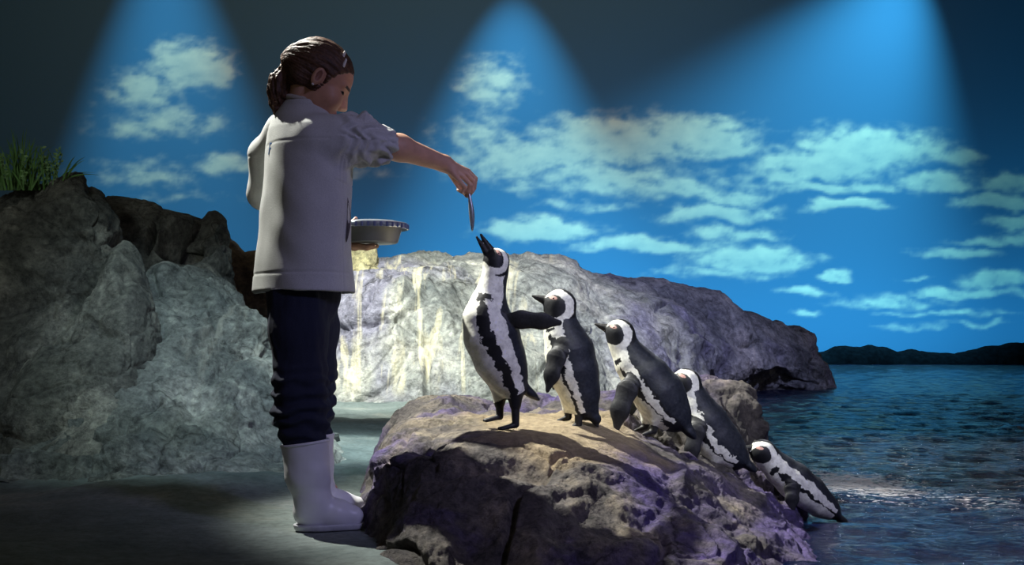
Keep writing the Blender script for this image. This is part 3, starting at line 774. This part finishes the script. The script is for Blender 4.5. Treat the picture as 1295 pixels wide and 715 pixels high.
# ================================================================ THE GIRL
SK = np.array([0.64, 0.37, 0.25])
m_skin = vcol_mat('skin', 0.5, 30, 0.08, 0.08, 0.4)
m_jacket = vcol_mat('jacket_cotton', 0.9, 260, 0.10, 0.25, 0.2)
m_hair = vcol_mat('dark_brown_hair', 0.5, 140, 0.5, 0.6, 0.5)
m_denim = plain('navy_trousers', lin(30, 36, 58), 0.9, 300, 0.25, 0.3)
m_boot = plain('white_rubber', lin(226, 226, 232), 0.38, 6, 0.08)
m_white = plain('white_plastic', lin(235, 230, 225), 0.4, 30, 0.05)
m_tie = plain('pale_elastic', lin(215, 210, 205), 0.7, 90, 0.2)
m_brow = plain('brow_hair', (0.02, 0.012, 0.008, 1), 0.8, 90, 0.2)

YG = 3.76
girl = empty('person', (P(392, 662, YG)[0], YG, 0.0), 'girl in pale jacket, navy trousers and white boots feeding a penguin', 'person')
# head frame
pit, yaw = math.radians(30), math.radians(14)
hf = np.array([math.cos(pit) * math.cos(yaw), math.cos(pit) * math.sin(yaw), -math.sin(pit)])
hl = np.array([-math.sin(yaw), math.cos(yaw), 0]); hu = np.cross(hf, hl)
HC = P(405, 103, 3.74); HR = np.array([hf, hl, hu])
def H(f, l, u): return HC + f * hf + l * hl + u * hu
def unit(v): v = np.array(v, float); return v / np.linalg.norm(v)
# torso frame: turned a little away, so part of the back shows
ta = math.radians(32)
tf = np.array([math.cos(ta), math.sin(ta), 0]); tl = np.array([-math.sin(ta), math.cos(ta), 0])
TC = P(386, 300, YG)[:2]
def zg(py, Y=YG): return ZC - (py - YH) * Y / F
Rsh = P(403, 178, 3.67); Lsh = P(362, 166, 3.90)
Relb = P(474, 181, 3.72); Rwr = P(562, 207, 3.87)
Lelb = P(334, 246, 4.02); Lwr = P(432, 292, 4.02)
body = []
B = body.append
B(ell(H(-.008,0,.03), (.100,.074,.086), HR, .012))
B(ell(H(.030,0,-.035), (.060,.056,.072), HR, .014))
B(sph(H(.066,0,-.088), .024, .022))
for s_ in (-1, 1):
    B(sph(H(.054, s_*.030, -.036), .033, .02))
    B(rc(H(.082, s_*.010, .018), H(.070, s_*.042, .020), .011, .009, .012))
    B(sph(H(.098, s_*.033, .000), .012, .010, 's'))
    B(sph(H(.095, s_*.0095, -.040), .0085, .006))
    B(ell(H(-.012, s_*.077, -.008), (.017,.010,.032), HR, .006))
    B(ell(H(-.009, s_*.088, -.005), (.009,.0075,.020), HR, .003, 's'))
B(rc(H(.086,0,.010), H(.106,0,-.034), .008, .0105, .010))
B(rc(H(.086,-.014,-.066), H(.086,.014,-.066), .0085, .0085, .006))
B(rc(H(.084,-.012,-.078), H(.084,.012,-.078), .0085, .0085, .006))
nb = np.array([TC[0] - .01, YG, zg(150)])
B(rc(H(-.032,0,-.045), nb, .044, .047, .016))
B(rc(nb, np.array([TC[0], YG, zg(200)]), .047, .085, .03)); B(rc(np.array([TC[0], YG, zg(200)]), np.array([TC[0], YG, zg(230)]), .085, .10, .05))
B(rc(np.array([TC[0], YG, zg(230)]), np.array([TC[0], YG, zg(370)]), .10, .105, .05))
B(rc(Rsh, Lsh, .05, .05, .04))
B(rc(Rsh, Relb, .048, .042, .02)); B(rc(Relb, P(505,187,3.765), .042, .041, .02)); B(rc(P(505,187,3.765), Rwr, .041, .0265, .02))
B(rc(Lsh, Lelb, .045, .04, .02)); B(rc(Lelb, Lwr, .038, .026, .02))
for (hp, kn, an) in ((P(378,372,3.70), P(380,480,3.68), P(392,630,3.67)), (P(392,372,3.86), P(394,480,3.88), P(402,612,3.885))):
    B(rc(hp, kn, .075, .050, .03)); B(rc(kn, an, .050, .034, .02))
    B(rc(an, an + np.array([.04, .01, -.022]), .032, .024, .02))
# right hand: drooping, fingertips pinching the fish
K = P(590, 222, 3.895); Q = P(592.5, 246, 3.89)
hd = unit(K - Rwr); hn = unit(np.array([-.1, -.75, .6]) - hd * (np.array([-.1, -.75, .6]) @ hd)); hs = np.cross(hd, hn)  # hs: across knuckles
B(rc(Rwr, P(572, 213, 3.875), .0262, .022, .012))
hand = [ # knuckle, middle joint, end joint, tip, thickness  (index, middle, ring, little finger)
 ((592,217,3.906),(601,226,3.906),(599.5,238,3.903),(593.5,247.5,3.897), 1.0),
 ((589,219,3.890),(599.5,230,3.888),(597.5,241,3.890),(591.5,246,3.892), 1.03),
 ((584,222,3.874),(595,234,3.870),(592.5,242.5,3.876),(586,243,3.884), .98),
 ((578,225,3.860),(588,237,3.855),(585,243,3.862),(579,240.5,3.872), .84)]
for k_, m1, m2, tp, w_ in hand:
    B(rc(Rwr + (P(*k_) - Rwr) * .25, P(*k_), .0165, .0098 * w_, .009))
    B(rc(P(*k_), P(*m1), .0092 * w_, .0086 * w_, .002)); B(rc(P(*m1), P(*m2), .0086 * w_, .0076 * w_, .0015)); B(rc(P(*m2), P(*tp), .0076 * w_, .0060 * w_, .0015))
B(rc(P(571,219,3.90), P(581,236,3.900), .0135, .0102, .008)); B(rc(P(581,236,3.900), P(590.5,248,3.893), .0100, .0066, .003))
# left hand: palm under the tub, thumb over its rim
tub_c = P(471, 293, 4.00)
pal = tub_c + np.array([-.060, 0.0, -.046])
B(rc(Lwr, pal, .026, .020, .015))
for o_, ln in ((-.026, .058), (-.009, .066), (.009, .064), (.026, .052)):
    k0 = pal + np.array([.01, o_, -.004]); k1 = k0 + np.array([ln * .5, o_ * .15, -.004]); k2 = k0 + np.array([ln, o_ * .2, .001])
    B(rc(pal + np.array([-.02, o_ * .6, 0]), k0, .012, .0105, .008)); B(rc(k0, k1, .0095, .0085, .003)); B(rc(k1, k2, .0085, .007, .003))
th = Lwr + np.array([.01, -.022, .01])
B(rc(th, P(444, 284, 3.93), .013, .010, .008)); B(rc(P(444, 284, 3.93), P(450, 277, 3.935), .010, .0075, .004))
V, Fq = skin(body, (-.93, 3.52, -.03), (-.08, 4.14, 1.55), 0.0024)
col = np.tile(SK, (len(V), 1))
lo_ = (V - HC) @ HR.T
lips = (np.linalg.norm(lo_, axis=1) < .15) & (np.abs(lo_[:, 2] + .072) < .012) & (np.abs(lo_[:, 1]) < .021) & (lo_[:, 0] > .082)
col[lips] = np.array([.42, .16, .13])
ear_shade = (np.sqrt(((lo_[:, 0] + .009) / .009) ** 2 + ((lo_[:, 2] + .006) / .019) ** 2) < 1) & (np.abs(lo_[:, 1]) > .074) & (np.linalg.norm(lo_, axis=1) < .12)
flush = (lo_[:, 0] > -.03) & (np.linalg.norm(lo_, axis=1) < .14)
col[flush & ~lips] = np.array([.62, .33, .21])
col[ear_shade] = np.array([.30, .13, .085])  # ear hollow painted darker in place of its shade
eyem = (np.linalg.norm(lo_, axis=1) < .135) & (np.sqrt(((np.abs(lo_[:, 1]) - .033) / .012) ** 2 + ((lo_[:, 2] + .002) / .0042) ** 2) < 1) & (lo_[:, 0] > .05)
col[eyem] = np.array([.03, .018, .014])
nearh = np.linalg.norm(lo_, axis=1) < .135
brw = nearh & (np.abs(lo_[:, 2] - .020 + .10 * (np.abs(lo_[:, 1]) - .03) ** 2 * 10) < .0042) & (np.abs(lo_[:, 1]) > .012) & (np.abs(lo_[:, 1]) < .048) & (lo_[:, 0] > .05)
col[brw] = np.array([.05, .028, .02])
col *= (1 + .06 * fbm(V * 30, 3))[:, None]
link_mesh('body', V, Fq, m_skin, girl, colors=col)
for s_ in (-1, 1):
    c = H(.0755, s_ * .033, -.002)
    v, f = skin([sph(c, .0072)], c - .014, c + .014, .0018, NB=16)
    link_mesh('eye', v, f, m_eye, girl)

# hair
def strand(p, k=1.0):
    q = (p - HC) @ HR.T
    a = np.arctan2(q[:, 1], q[:, 2] - .0) ; 
    return k * .0035 * fbm(np.stack([a * 9, q[:, 0] * 9, q[:, 2] * 14], 1), 3, .6)
HAIR = np.array([.105, .050, .028])
hair = [ell(H(-.018, 0, .032), (.108, .084, .096), HR, .01),
        ell(H(.086, 0, -.036), (.078, .13, .104), HR, .012, 's'),
        ell(H(-.004, -.090, -.018), (.024, .034, .042), HR, .008, 's'), ell(H(-.004, .090, -.018), (.024, .034, .042), HR, .008, 's'),
        rc(H(-.09, 0, .01), P(372, 95, 3.73), .05, .026, .03),
        rc(H(-.062, -.043, -.030), P(374, 100, 3.70), .026, .018, .02), rc(H(-.062, .043, -.030), P(374, 100, 3.76), .026, .018, .02)]
V, Fq = skin(hair, HC - .19, HC + .17, .0028, disp=strand)
col = np.tile(HAIR, (len(V), 1)); q = (V - HC) @ HR.T
col *= (1 + .55 * fbm(np.stack([np.arctan2(q[:, 1], q[:, 2]) * 22, q[:, 0] * 12, q[:, 2] * 12], 1), 4, .6))[:, None]
hr_o = link_mesh('hair', V, Fq, m_hair, girl, colors=np.clip(col, .008, 1))
ch = [(370,94,3.73,.018),(362,93,3.73,.026),(355,103,3.73,.033),(352,117,3.73,.031),(350,130,3.735,.022),(349,142,3.74,.008)]
pt = [rc(P(*a[:3]), P(*b[:3]), a[3], b[3], .012) for a, b in zip(ch[:-1], ch[1:])]
pt += [rc(P(364,100,3.71), P(362,122,3.72), .016, .008, .01)]
tdisp = lambda p: .006 * fbm(np.stack([p[:, 0] * 70, p[:, 1] * 70, p[:, 2] * 9], 1), 3, .6)
V, Fq = skin(pt, P(340,150,3.70) - .06, P(372,80,3.76) + .06, .0028, disp=tdisp)
col = np.tile(HAIR, (len(V), 1)) * (1 + .7 * fbm(np.stack([V[:, 0] * 110, V[:, 1] * 110, V[:, 2] * 12], 1), 3, .6))[:, None]
link_mesh('ponytail', V, Fq, m_hair, hr_o, colors=np.clip(col, .008, 1))

def torus(name, c, ax, R, r, mat, parent, n=28, m=10, squash=None):
    ax = unit(ax); t = unit(np.cross(ax, [0.3, 0.5, 0.81])); b = np.cross(ax, t)
    vs, fs = [], []
    for i in range(n):
        a = 2 * math.pi * i / n; rd = math.cos(a) * t + math.sin(a) * b
        for j in range(m):
            e = 2 * math.pi * j / m
            vs.append(c + rd * (R + r * math.cos(e)) + ax * r * math.sin(e))
            fs.append([i * m + j, ((i + 1) % n) * m + j, ((i + 1) % n) * m + (j + 1) % m, i * m + (j + 1) % m])
    return link_mesh(name, vs, fs, mat, parent)
torus('hair_tie', P(369, 95, 3.73), P(362, 94, 3.73) - P(376, 96, 3.73), .019, .006, m_tie, hr_o)
for (x, y, l_) in ((434.5, 70, .0), (436, 79.5, -.012)):
    c = P(x, y, 3.71 + l_)
    v, f = skin([rc(c + np.array([-.004, 0, -.009]), c + np.array([.004, 0, .009]), .008, .0055, .004, n=(0.9, .1, .3), q=1.7), rc(c + np.array([-.008, 0, -.012]), c + np.array([-.02, .01, -.03]), .003, .002, .003)], c - .045, c + .03, .002)
    link_mesh('hair_clip', v, f, m_white, hr_o)
c = H(-.012, -.079, -.038)
v, f = skin([sph(c, .0045)], c - .008, c + .008, .001, NB=16); link_mesh('earring', v, f, m_white, girl)

# jacket
zs_ = np.array([zg(y) for y in (378, 340, 300, 250, 210, 185, 165, 150, 138, 128)])[::1]
aa = np.array([.186, .182, .178, .174, .172, .170, .150, .108, .076, .067])
bb = np.array([.147, .140, .134, .128, .122, .112, .098, .084, .073, .067])
cxp = np.array([P(x, 300, YG)[0] for x in (384, 385, 386, 387, 388, 386, 383, 381, 383, 385)])
o_ = np.argsort(zs_)
def torso(p, off=0.0, zlo=None):
    z = p[:, 2]
    a = np.interp(z, zs_[o_], aa[o_]) + off; b = np.interp(z, zs_[o_], bb[o_]) + off; cx = np.interp(z, zs_[o_], cxp[o_])
    dx = p[:, 0] - cx; dy = p[:, 1] - YG
    f_ = dx * tf[0] + dy * tf[1]; l_ = dx * tl[0] + dy * tl[1]
    k = np.sqrt((np.abs(f_) / b) ** 2.3 + (np.abs(l_) / a) ** 2.3)
    d = (k - 1) * np.minimum(a, b) * .9
    zt = zs_.max()
    hem = zs_.min() + .02 + .010 * (p[:, 0] - TC[0]) * -1.0
    return np.maximum(np.maximum(d, (z - zt)), hem - z if zlo is None else zlo - z)
cuff = P(494, 186, 3.755)
sl = [(P(402,174,3.66), .066), (P(425,179,3.675), .074), (P(452,176,3.70), .073), (P(474,181,3.725), .060), (cuff, .0495)]
jk = [fn(torso, .02)]
for (a, ra), (b, rb) in zip(sl[:-1], sl[1:]): jk.append(rc(a, b, ra, rb, .03))
for (a, ra), (b, rb) in zip([(Lsh, .068), (P(343,200,3.99), .066), (Lelb, .056)][:-1], [(P(343,200,3.99), .066), (Lelb, .056)]): jk.append(rc(a, b, ra, rb, .03))
jk.append(rc(Lelb, P(395, 275, 4.03), .056, .048, .02))
sd = unit(cuff - P(474,180,3.725))
# rolled cuff, hollow neck, hollow hem
jk.append(rc(cuff - sd * .034, cuff - sd * .006, .0535, .0515, .004))
jk.append(fn(lambda p: -((p - cuff) @ sd) + .000 - .004 + 1e3 * (np.linalg.norm(p - cuff, axis=1) > .09), .004, 's'))
jk.append(rc(cuff + sd * .05, cuff - sd * .02, .043, .043, .004, 's'))
jk.append(rc(H(-.035, 0, -.04), np.array([nb[0], YG, zg(140)]), .054, .050, .008, 's'))
jk.append(fn(lambda p: np.maximum(torso(p, -.012, -1.0), p[:, 2] - (zs_.min() + .16)), .006, 's'))
def folds(p):
    v = p - sl[0][0]; ax = unit(sl[-1][0] - sl[0][0]); t = v @ ax
    w = v - t[:, None] * ax; ang = np.arctan2(w[:, 2], w[:, 1])
    arm = sstep(.03, .09, t) * sstep(.30, .22, t) * (np.linalg.norm(w, axis=1) < .14)
    wob = fbm(np.stack([t * 6, ang * 1.2, t * 0], 1), 2)
    d = arm * (.0085 * np.sin(t * 98 + wob * 7 + ang * 1.0) * (.75 + .35 * np.sin(ang * 2 + t * 30)) + .004 * fbm(np.stack([t * 40, ang * 1.5, t * 0 + 4], 1), 3))
    # soft long folds down the body
    u = (p[:, 0] - TC[0]) * tf[0] + (p[:, 1] - YG) * tf[1]
    d += (1 - arm) * (.009 * fbm(np.stack([p[:, 0] * 6 + p[:, 2] * 4, p[:, 1] * 6, p[:, 2] * 2.6], 1), 2))
    # seams and hem band
    hemz = zs_.min() + .02 + .055
    d += .0018 * np.exp(-((p[:, 2] - hemz) / .004) ** 2) * (t < .12)
    l_ = (p[:, 0] - TC[0]) * tl[0] + (p[:, 1] - YG) * tl[1]
    side = (l_ < -.05)
    d += .0016 * side * np.exp(-((u - .055) / .0035) ** 2) * (p[:, 2] < zg(205)) * (t < .12)
    d += .0014 * (u < 0) * np.exp(-((p[:, 2] - zg(186)) / .004) ** 2) * (t < .03)
    return d
V, Fq = skin(jk, (-.98, 3.50, zs_.min() - .02), (-.34, 4.14, 1.42), .0034, disp=folds)
col = np.tile(np.array(lin(200, 202, 200)[:3]), (len(V), 1)) * (1 + .05 * fbm(V * 12, 3))[:, None]
jo = link_mesh('jacket', V, Fq, m_jacket, girl, colors=col); jo['label'] = 'pale grey cotton jacket with rolled sleeves'
# collar band, inner red collar, sleeve tab, pocket
m_jk2 = plain('jacket_trim', lin(196, 192, 182), 0.9, 220, .15, .2)
m_red = plain('red_collar', lin(170, 60, 62), 0.8, 120, .2)
m_pocket = plain('pocket_shadow_lining', lin(70, 64, 70), 0.9, 120, .2)
col_c = np.array([nb[0] + .006, YG, zg(129)])
torus('collar', col_c, np.array([.18, 0, 1]), .0605, .0095, m_jk2, jo, 36)
torus('inner_collar', col_c + np.array([0, 0, .009]), np.array([.18, 0, 1]), .054, .006, m_red, jo, 36)
tabp = P(474, 160, 3.705)
v, f = skin([rc(tabp + np.array([-.020, 0, -.012]), tabp + np.array([-.004, -.004, .012]), .010, .011, .006, n=(.3, 1, 0), q=1.3), rc(tabp + np.array([-.004, -.004, .012]), tabp + np.array([.024, -.006, -.020]), .010, .008, .006, n=(.4, 1, .3), q=1.3),
             rc(tabp + np.array([-.002, -.03, -.004]), tabp + np.array([0, .03, -.004]), .007, .007, .003, 's')], tabp - .06, tabp + .06, .0024)
link_mesh('sleeve_tab', v, f, m_jk2, jo)
def on_jacket(px, py, Y0=3.4, out=.0015):
    d = P(px, py, 1.0) - np.array([0, 0, ZC]); t = np.linspace(Y0, 4.1, 900); pts = np.array([0, 0, ZC]) + t[:, None] * d
    s = sdf_eval(jk, pts); i = np.argmax(s < 0); return pts[max(i - 1, 0)] - d * (out + .004)
pk = []
for i in range(13):
    u = i / 12; y = 250 + 56 * u; w = 4.2 * math.sin(math.pi * u) + .4
    pk.append((on_jacket(439.5 - 1.5 * u, y), on_jacket(min(439.5 - 1.5 * u + w, 443.3), y)))
vs = [p for ab in pk for p in ab]; n_ = len(vs)
vs = vs + [p + np.array([0, .006, 0]) for p in vs]
fs = [[2*i, 2*i+2, 2*i+3, 2*i+1] for i in range(12)] + [[n_ + 2*i, n_ + 2*i+1, n_ + 2*i+3, n_ + 2*i+2] for i in range(12)]
link_mesh('pocket', vs, fs, m_pocket, jo)
# blue letter and dark emblem marks on the back
def letter(ch_, px, py, size, mat, nm, rot=(0, 0, 0)):
    c = bpy.data.curves.new(nm, 'FONT'); c.body = ch_; c.size = size; c.extrude = .0012; c.align_x = 'CENTER'; c.align_y = 'CENTER'
    o = bpy.data.objects.new(nm, c); COL.objects.link(o); c.materials.append(mat)
    p = on_jacket(px, py, out=.0005)
    e = [on_jacket(px + 3, py, out=.0005) - on_jacket(px - 3, py, out=.0005), on_jacket(px, py - 4, out=.0005) - on_jacket(px, py + 4, out=.0005)]
    ex = unit(e[0]); ez = unit(np.cross(ex, unit(e[1]))); ey = np.cross(ez, ex)
    from mathutils import Matrix
    M = Matrix((ex, ey, ez)).transposed().to_4x4()
    me = bpy.data.meshes.new_from_object(o); bpy.data.objects.remove(o); o = bpy.data.objects.new(nm, me); COL.objects.link(o)
    o.parent = jo
    o.rotation_euler = M.to_euler(); o.location = p - world_loc(jo)
    return o
m_blue = plain('blue_print', lin(20, 84, 140), 0.8, 80, .1)
m_dkprint = plain('dark_print', lin(52, 60, 74), 0.8, 80, .1)
letter('F', 341.5, 189, .055, m_blue, 'back_letter')

# trousers
tr = []
for pts in ([(378,362,3.70,.098),(378,420,3.69,.088),(380,485,3.685,.080),(379,520,3.68,.078),(384,546,3.675,.066),(387,574,3.67,.044)],
            [(390,362,3.84,.096),(394,420,3.86,.082),(396,470,3.88,.074),(398,512,3.885,.062),(400,545,3.885,.046),(401,566,3.885,.036)]):
    for a, b in zip(pts[:-1], pts[1:]): tr.append(rc(P(*a[:3]), P(*b[:3]), a[3], b[3], .03))
tr.append(rc(P(384, 350, YG), P(385, 372, YG), .12, .115, .03))
def tfold(p):
    low = sstep(zg(440), zg(520), p[:, 2]) * sstep(zg(560), zg(540), p[:, 2])
    return .007 * low * np.sin(p[:, 2] * 130 + 4 * fbm(p * 9, 2)) + .006 * fbm(p * np.array([14, 14, 6]), 3)
V, Fq = skin(tr, (-.92, 3.52, .20), (-.44, 4.06, zg(330)), .004, disp=tfold)
link_mesh('trousers', V, Fq, m_denim, girl)

# rubber boots
def boot(off, name_label):
    o = np.array(off)
    A = lambda px, py, dy=0.0: P(px, py, 3.67 + dy) + o
    b = [rc(A(386,562), A(389,600), .076, .066, .02), rc(A(389,600), A(396,632), .066, .054, .02), rc(A(396,632), A(392,648), .052, .050, .02),
         rc(A(396,646,.0), A(425,650,.01), .048, .043, .02), rc(A(425,650,.01), A(446,653,.02), .042, .034, .02)]
    top = A(386, 559); tn = unit([-.14, .0, 1])
    b.append(fn(lambda p: -((p - top) @ tn), .003, 's'))
    b.append(rc(top + np.array([0, 0, .05]), top - np.array([0, 0, .03]), .070, .060, .003, 's'))
    b.append(fn(lambda p: p[:, 2] - .010, .003, 's'))
    b.append(fn(lambda p: np.abs((p - top) @ tn + .012) - .003 + 1e3 * (np.linalg.norm(p - top, axis=1) > .2), .003, 'x'))
    b = [x for x in b if x[2] != 'x']
    lo = A(340, 670) - .06; hi = A(480, 545) + .10; lo[1] -= .08; hi[1] += .10; lo[2] = -.02
    V, Fq = skin(b, lo, hi, .0034, disp=lambda p: .003 * fbm(p * 14, 2))
    ob = link_mesh('boot', V, Fq, m_boot, girl)
    # welded rim and sole
    torus('boot_rim', top - tn * .004, tn, .0735, .005, m_boot, ob, 40)
    so = [rc(A(391,660), A(405,661), .050, .047, .01), rc(A(405,661), A(446,661,.02), .047, .036, .01)]
    so.append(fn(lambda p: np.abs(p[:, 2] - .008) - .010, .002, 'i'))
    V, Fq = skin(so, lo, hi, .0036)
    link_mesh('sole', V, Fq, m_sole, ob)
    return ob
m_sole = plain('grey_sole', lin(190, 192, 198), .6, 40, .15)
boot((0, 0, 0), '')
boot((-.020, .215, 0), '')

# ---- the fish she holds
def build_fish():
    root = empty('fish', Q + np.array([0, 0, -.115]), 'small silver fish dangling by its tail from her fingers', 'fish')
    m_fish = plain('fish_silver', lin(172, 180, 186), .28, 120, .3, .1, .55)
    n, m = 26, 14; vs = []; top = Q + np.array([.000, -.002, .012]); bot = P(597, 293, 3.89)
    for i in range(n):
        u = i / (n - 1); c = top + (bot - top) * u + np.array([.004 * math.sin(u * 3), 0, 0])
        h = .0125 * (max(0, math.sin(math.pi * min(1, u * .96 + .04) ** 1.25)) ** .8) + .0022
        if u > .985: h = .001
        for j in range(m):
            a = 2 * math.pi * j / m; vs.append(c + np.array([h * .62 * math.cos(a), h * .45 * math.sin(a), 0]))
    fs = [[i*m+j, (i+1)*m+j, (i+1)*m+(j+1) % m, i*m+(j+1) % m] for i in range(n-1) for j in range(m)]
    fs += [list(range(m)), [(n-1)*m + j for j in reversed(range(m))]]
    b = link_mesh('body', vs, fs, m_fish, root)
    def fin(nm, pts):
        v = [np.array(p) + np.array([0, .0008 * s_, 0]) for s_ in (-1, 1) for p in pts]; k = len(pts)
        f = [list(range(k)), [k + i for i in reversed(range(k))]] + [[i, k + i, k + (i+1) % k, (i+1) % k] for i in range(k)]
        link_mesh(nm, v, f, m_fish, root, smooth=False)
    t = top
    fin('tail_fin', [t, t + np.array([-.009, 0, .020]), t + np.array([0, 0, .013]), t + np.array([.009, 0, .020])])
    mid = top + (bot - top) * .5
    fin('dorsal_fin', [mid + np.array([.006, 0, .012]), mid + np.array([.013, 0, .010]), mid + np.array([.008, 0, -.010])])
    e = top + (bot - top) * .92
    v, f = skin([sph(e + np.array([-.001, -.0026, 0]), .0022)], e - .008, e + .008, .0008, NB=12); link_mesh('eye', v, f, m_eye, root)
build_fish()

# ---- the tub
def build_tub():
    c = tub_c; R = .118
    root = empty('feeding_tub', c + np.array([0, 0, -.042]), 'round grey tub with clear blue rimmed lid held at her waist', 'tub')
    m_tub = plain('grey_tub', lin(140, 142, 140), .32, 20, .12, 0, .35)
    m_lid, nt, bs = new_mat('clear_lid')
    bs.inputs['Base Color'].default_value = lin(170, 180, 190); bs.inputs['Roughness'].default_value = .12
    bs.inputs['Transmission Weight'].default_value = .45
    m_rib = plain('blue_rib', lin(96, 106, 140), .25, 30, .1)
    def lathe(nm, prof, mat, par, n=64, sm=True):
        vs = [c + np.array([r * math.cos(2*math.pi*i/n), r * math.sin(2*math.pi*i/n), z]) for i in range(n) for r, z in prof]; k = len(prof)
        fs = [[i*k+j, ((i+1) % n)*k+j, ((i+1) % n)*k+j+1, i*k+j+1] for i in range(n) for j in range(k-1)]
        return link_mesh(nm, vs, fs, mat, par)
    lathe('bowl', [(.0005, -.040), (.080, -.040), (.086, -.036), (.100, .012), (.108, .015), (.108, .018), (.097, .016), (.082, -.034), (.0005, -.036)], m_tub, root)
    lid = lathe('lid', [(.0005, .034), (.090, .033), (.096, .029), (.118, .027), (.121, .024), (.121, .007), (.118, .006), (.116, .022), (.0005, .026)], m_lid, root)
    w = .0045
    for i in range(36):
        a = 2 * math.pi * i / 36; e = np.array([math.cos(a), math.sin(a), 0]); t = np.array([-e[1], e[0], 0])
        b = c + e * .122
        vs = [b + t * sx * w * (.6 if o else 1) + e * (.0022 if o else -.0010) + np.array([0, 0, z]) for o in (0, 1) for sx, z in ((-1, .0075), (1, .0075), (1, .0225), (-1, .0225))]
        link_mesh('rib', vs, [[4,5,6,7], [0,1,5,4], [1,2,6,5], [2,3,7,6], [3,0,4,7], [3,2,1,0]], m_rib, lid, smooth=False)
build_tub()

# ================================================================ GRASS
def build_grass():
    base = P(36, 236, 6.7)
    root = empty('grass_clump', base, 'green grass tuft growing on top of the tall dark boulder', 'plant')
    m_g = plain('grass_blade', lin(86, 128, 62), .6, 20, .35); m_l = plain('small_leaf', lin(120, 158, 100), .6, 20, .3)
    rng = random.Random(3)
    def blade(nm, b, tip, w, mat):
        vs, fs = [], []; n = 7; side = unit(np.cross(tip - b, [rng.uniform(-.3, .3), 1, rng.uniform(-.2, .2)]))
        for i in range(n):
            u = i / (n - 1); p = b + (tip - b) * u + np.array([0, 0, .10 * np.linalg.norm(tip - b) * math.sin(math.pi * u)]) - np.array([0, 0, .04 * u * u])
            ww = w * (1 - u ** 2) + .0005
            vs += [p - side * ww, p + side * ww + np.array([0, .0015, 0])]
        fs = [[2*i, 2*i+1, 2*i+3, 2*i+2] for i in range(n - 1)]
        link_mesh(nm, vs, fs, mat, root)
    for i in range(130):
        bx_ = rng.gauss(28, 26); bx_ = max(-60, min(76, bx_)); dep = 6.7 + rng.uniform(-.18, .2)
        b = P(bx_, 234, dep); b[2] -= .03
        L_ = rng.uniform(.14, .36) * (1 - .35 * abs(bx_ - 25) / 60); a = rng.gauss((bx_ - 28) / 55 * .7 , .45)
        tip = b + np.array([math.sin(a) * L_, rng.uniform(-.09, .09), math.cos(a) * L_ + .03])
        blade('blade', b, tip, rng.uniform(.0035, .0065), m_g)
    for i in range(9):      # leafy sprigs
        bx_ = rng.choice((8, 20, 46, 52, 58, 64, 68, 40, 30)) + rng.uniform(-4, 4)
        b = P(bx_, 234, 6.6 + rng.uniform(-.12, .1)); a = rng.uniform(-.2, .75) if bx_ > 40 else rng.uniform(-.6, .2); L_ = rng.uniform(.14, .23)
        tip = b + np.array([math.sin(a) * L_, rng.uniform(-.05, .02), math.cos(a) * L_])
        vs, fs = [], []
        def quad(p, d, s, w):
            d = unit(d); k = len(vs); nrm = unit(np.cross(d, [0.2, 1, .1])); 
            vs.extend([p, p + d * s * .5 + nrm * w, p + d * s, p + d * s * .5 - nrm * w]); fs.append([k, k+1, k+2, k+3])
        for j in range(16):
            u = .15 + .85 * j / 15; p = b + (tip - b) * u
            quad(p, np.array([rng.uniform(-1, 1), rng.uniform(-1, .2), rng.uniform(-.2, 1)]), rng.uniform(.018, .030), rng.uniform(.005, .009))
        k = len(vs); sd_ = np.array([.0018, 0, 0]); vs.extend([b - sd_, b + sd_, tip + sd_ * .4, tip - sd_ * .4]); fs.append([k, k+1, k+2, k+3])
        o = link_mesh('sprig', vs, fs, m_l, root, smooth=False); o['kind'] = 'stuff'
build_grass()
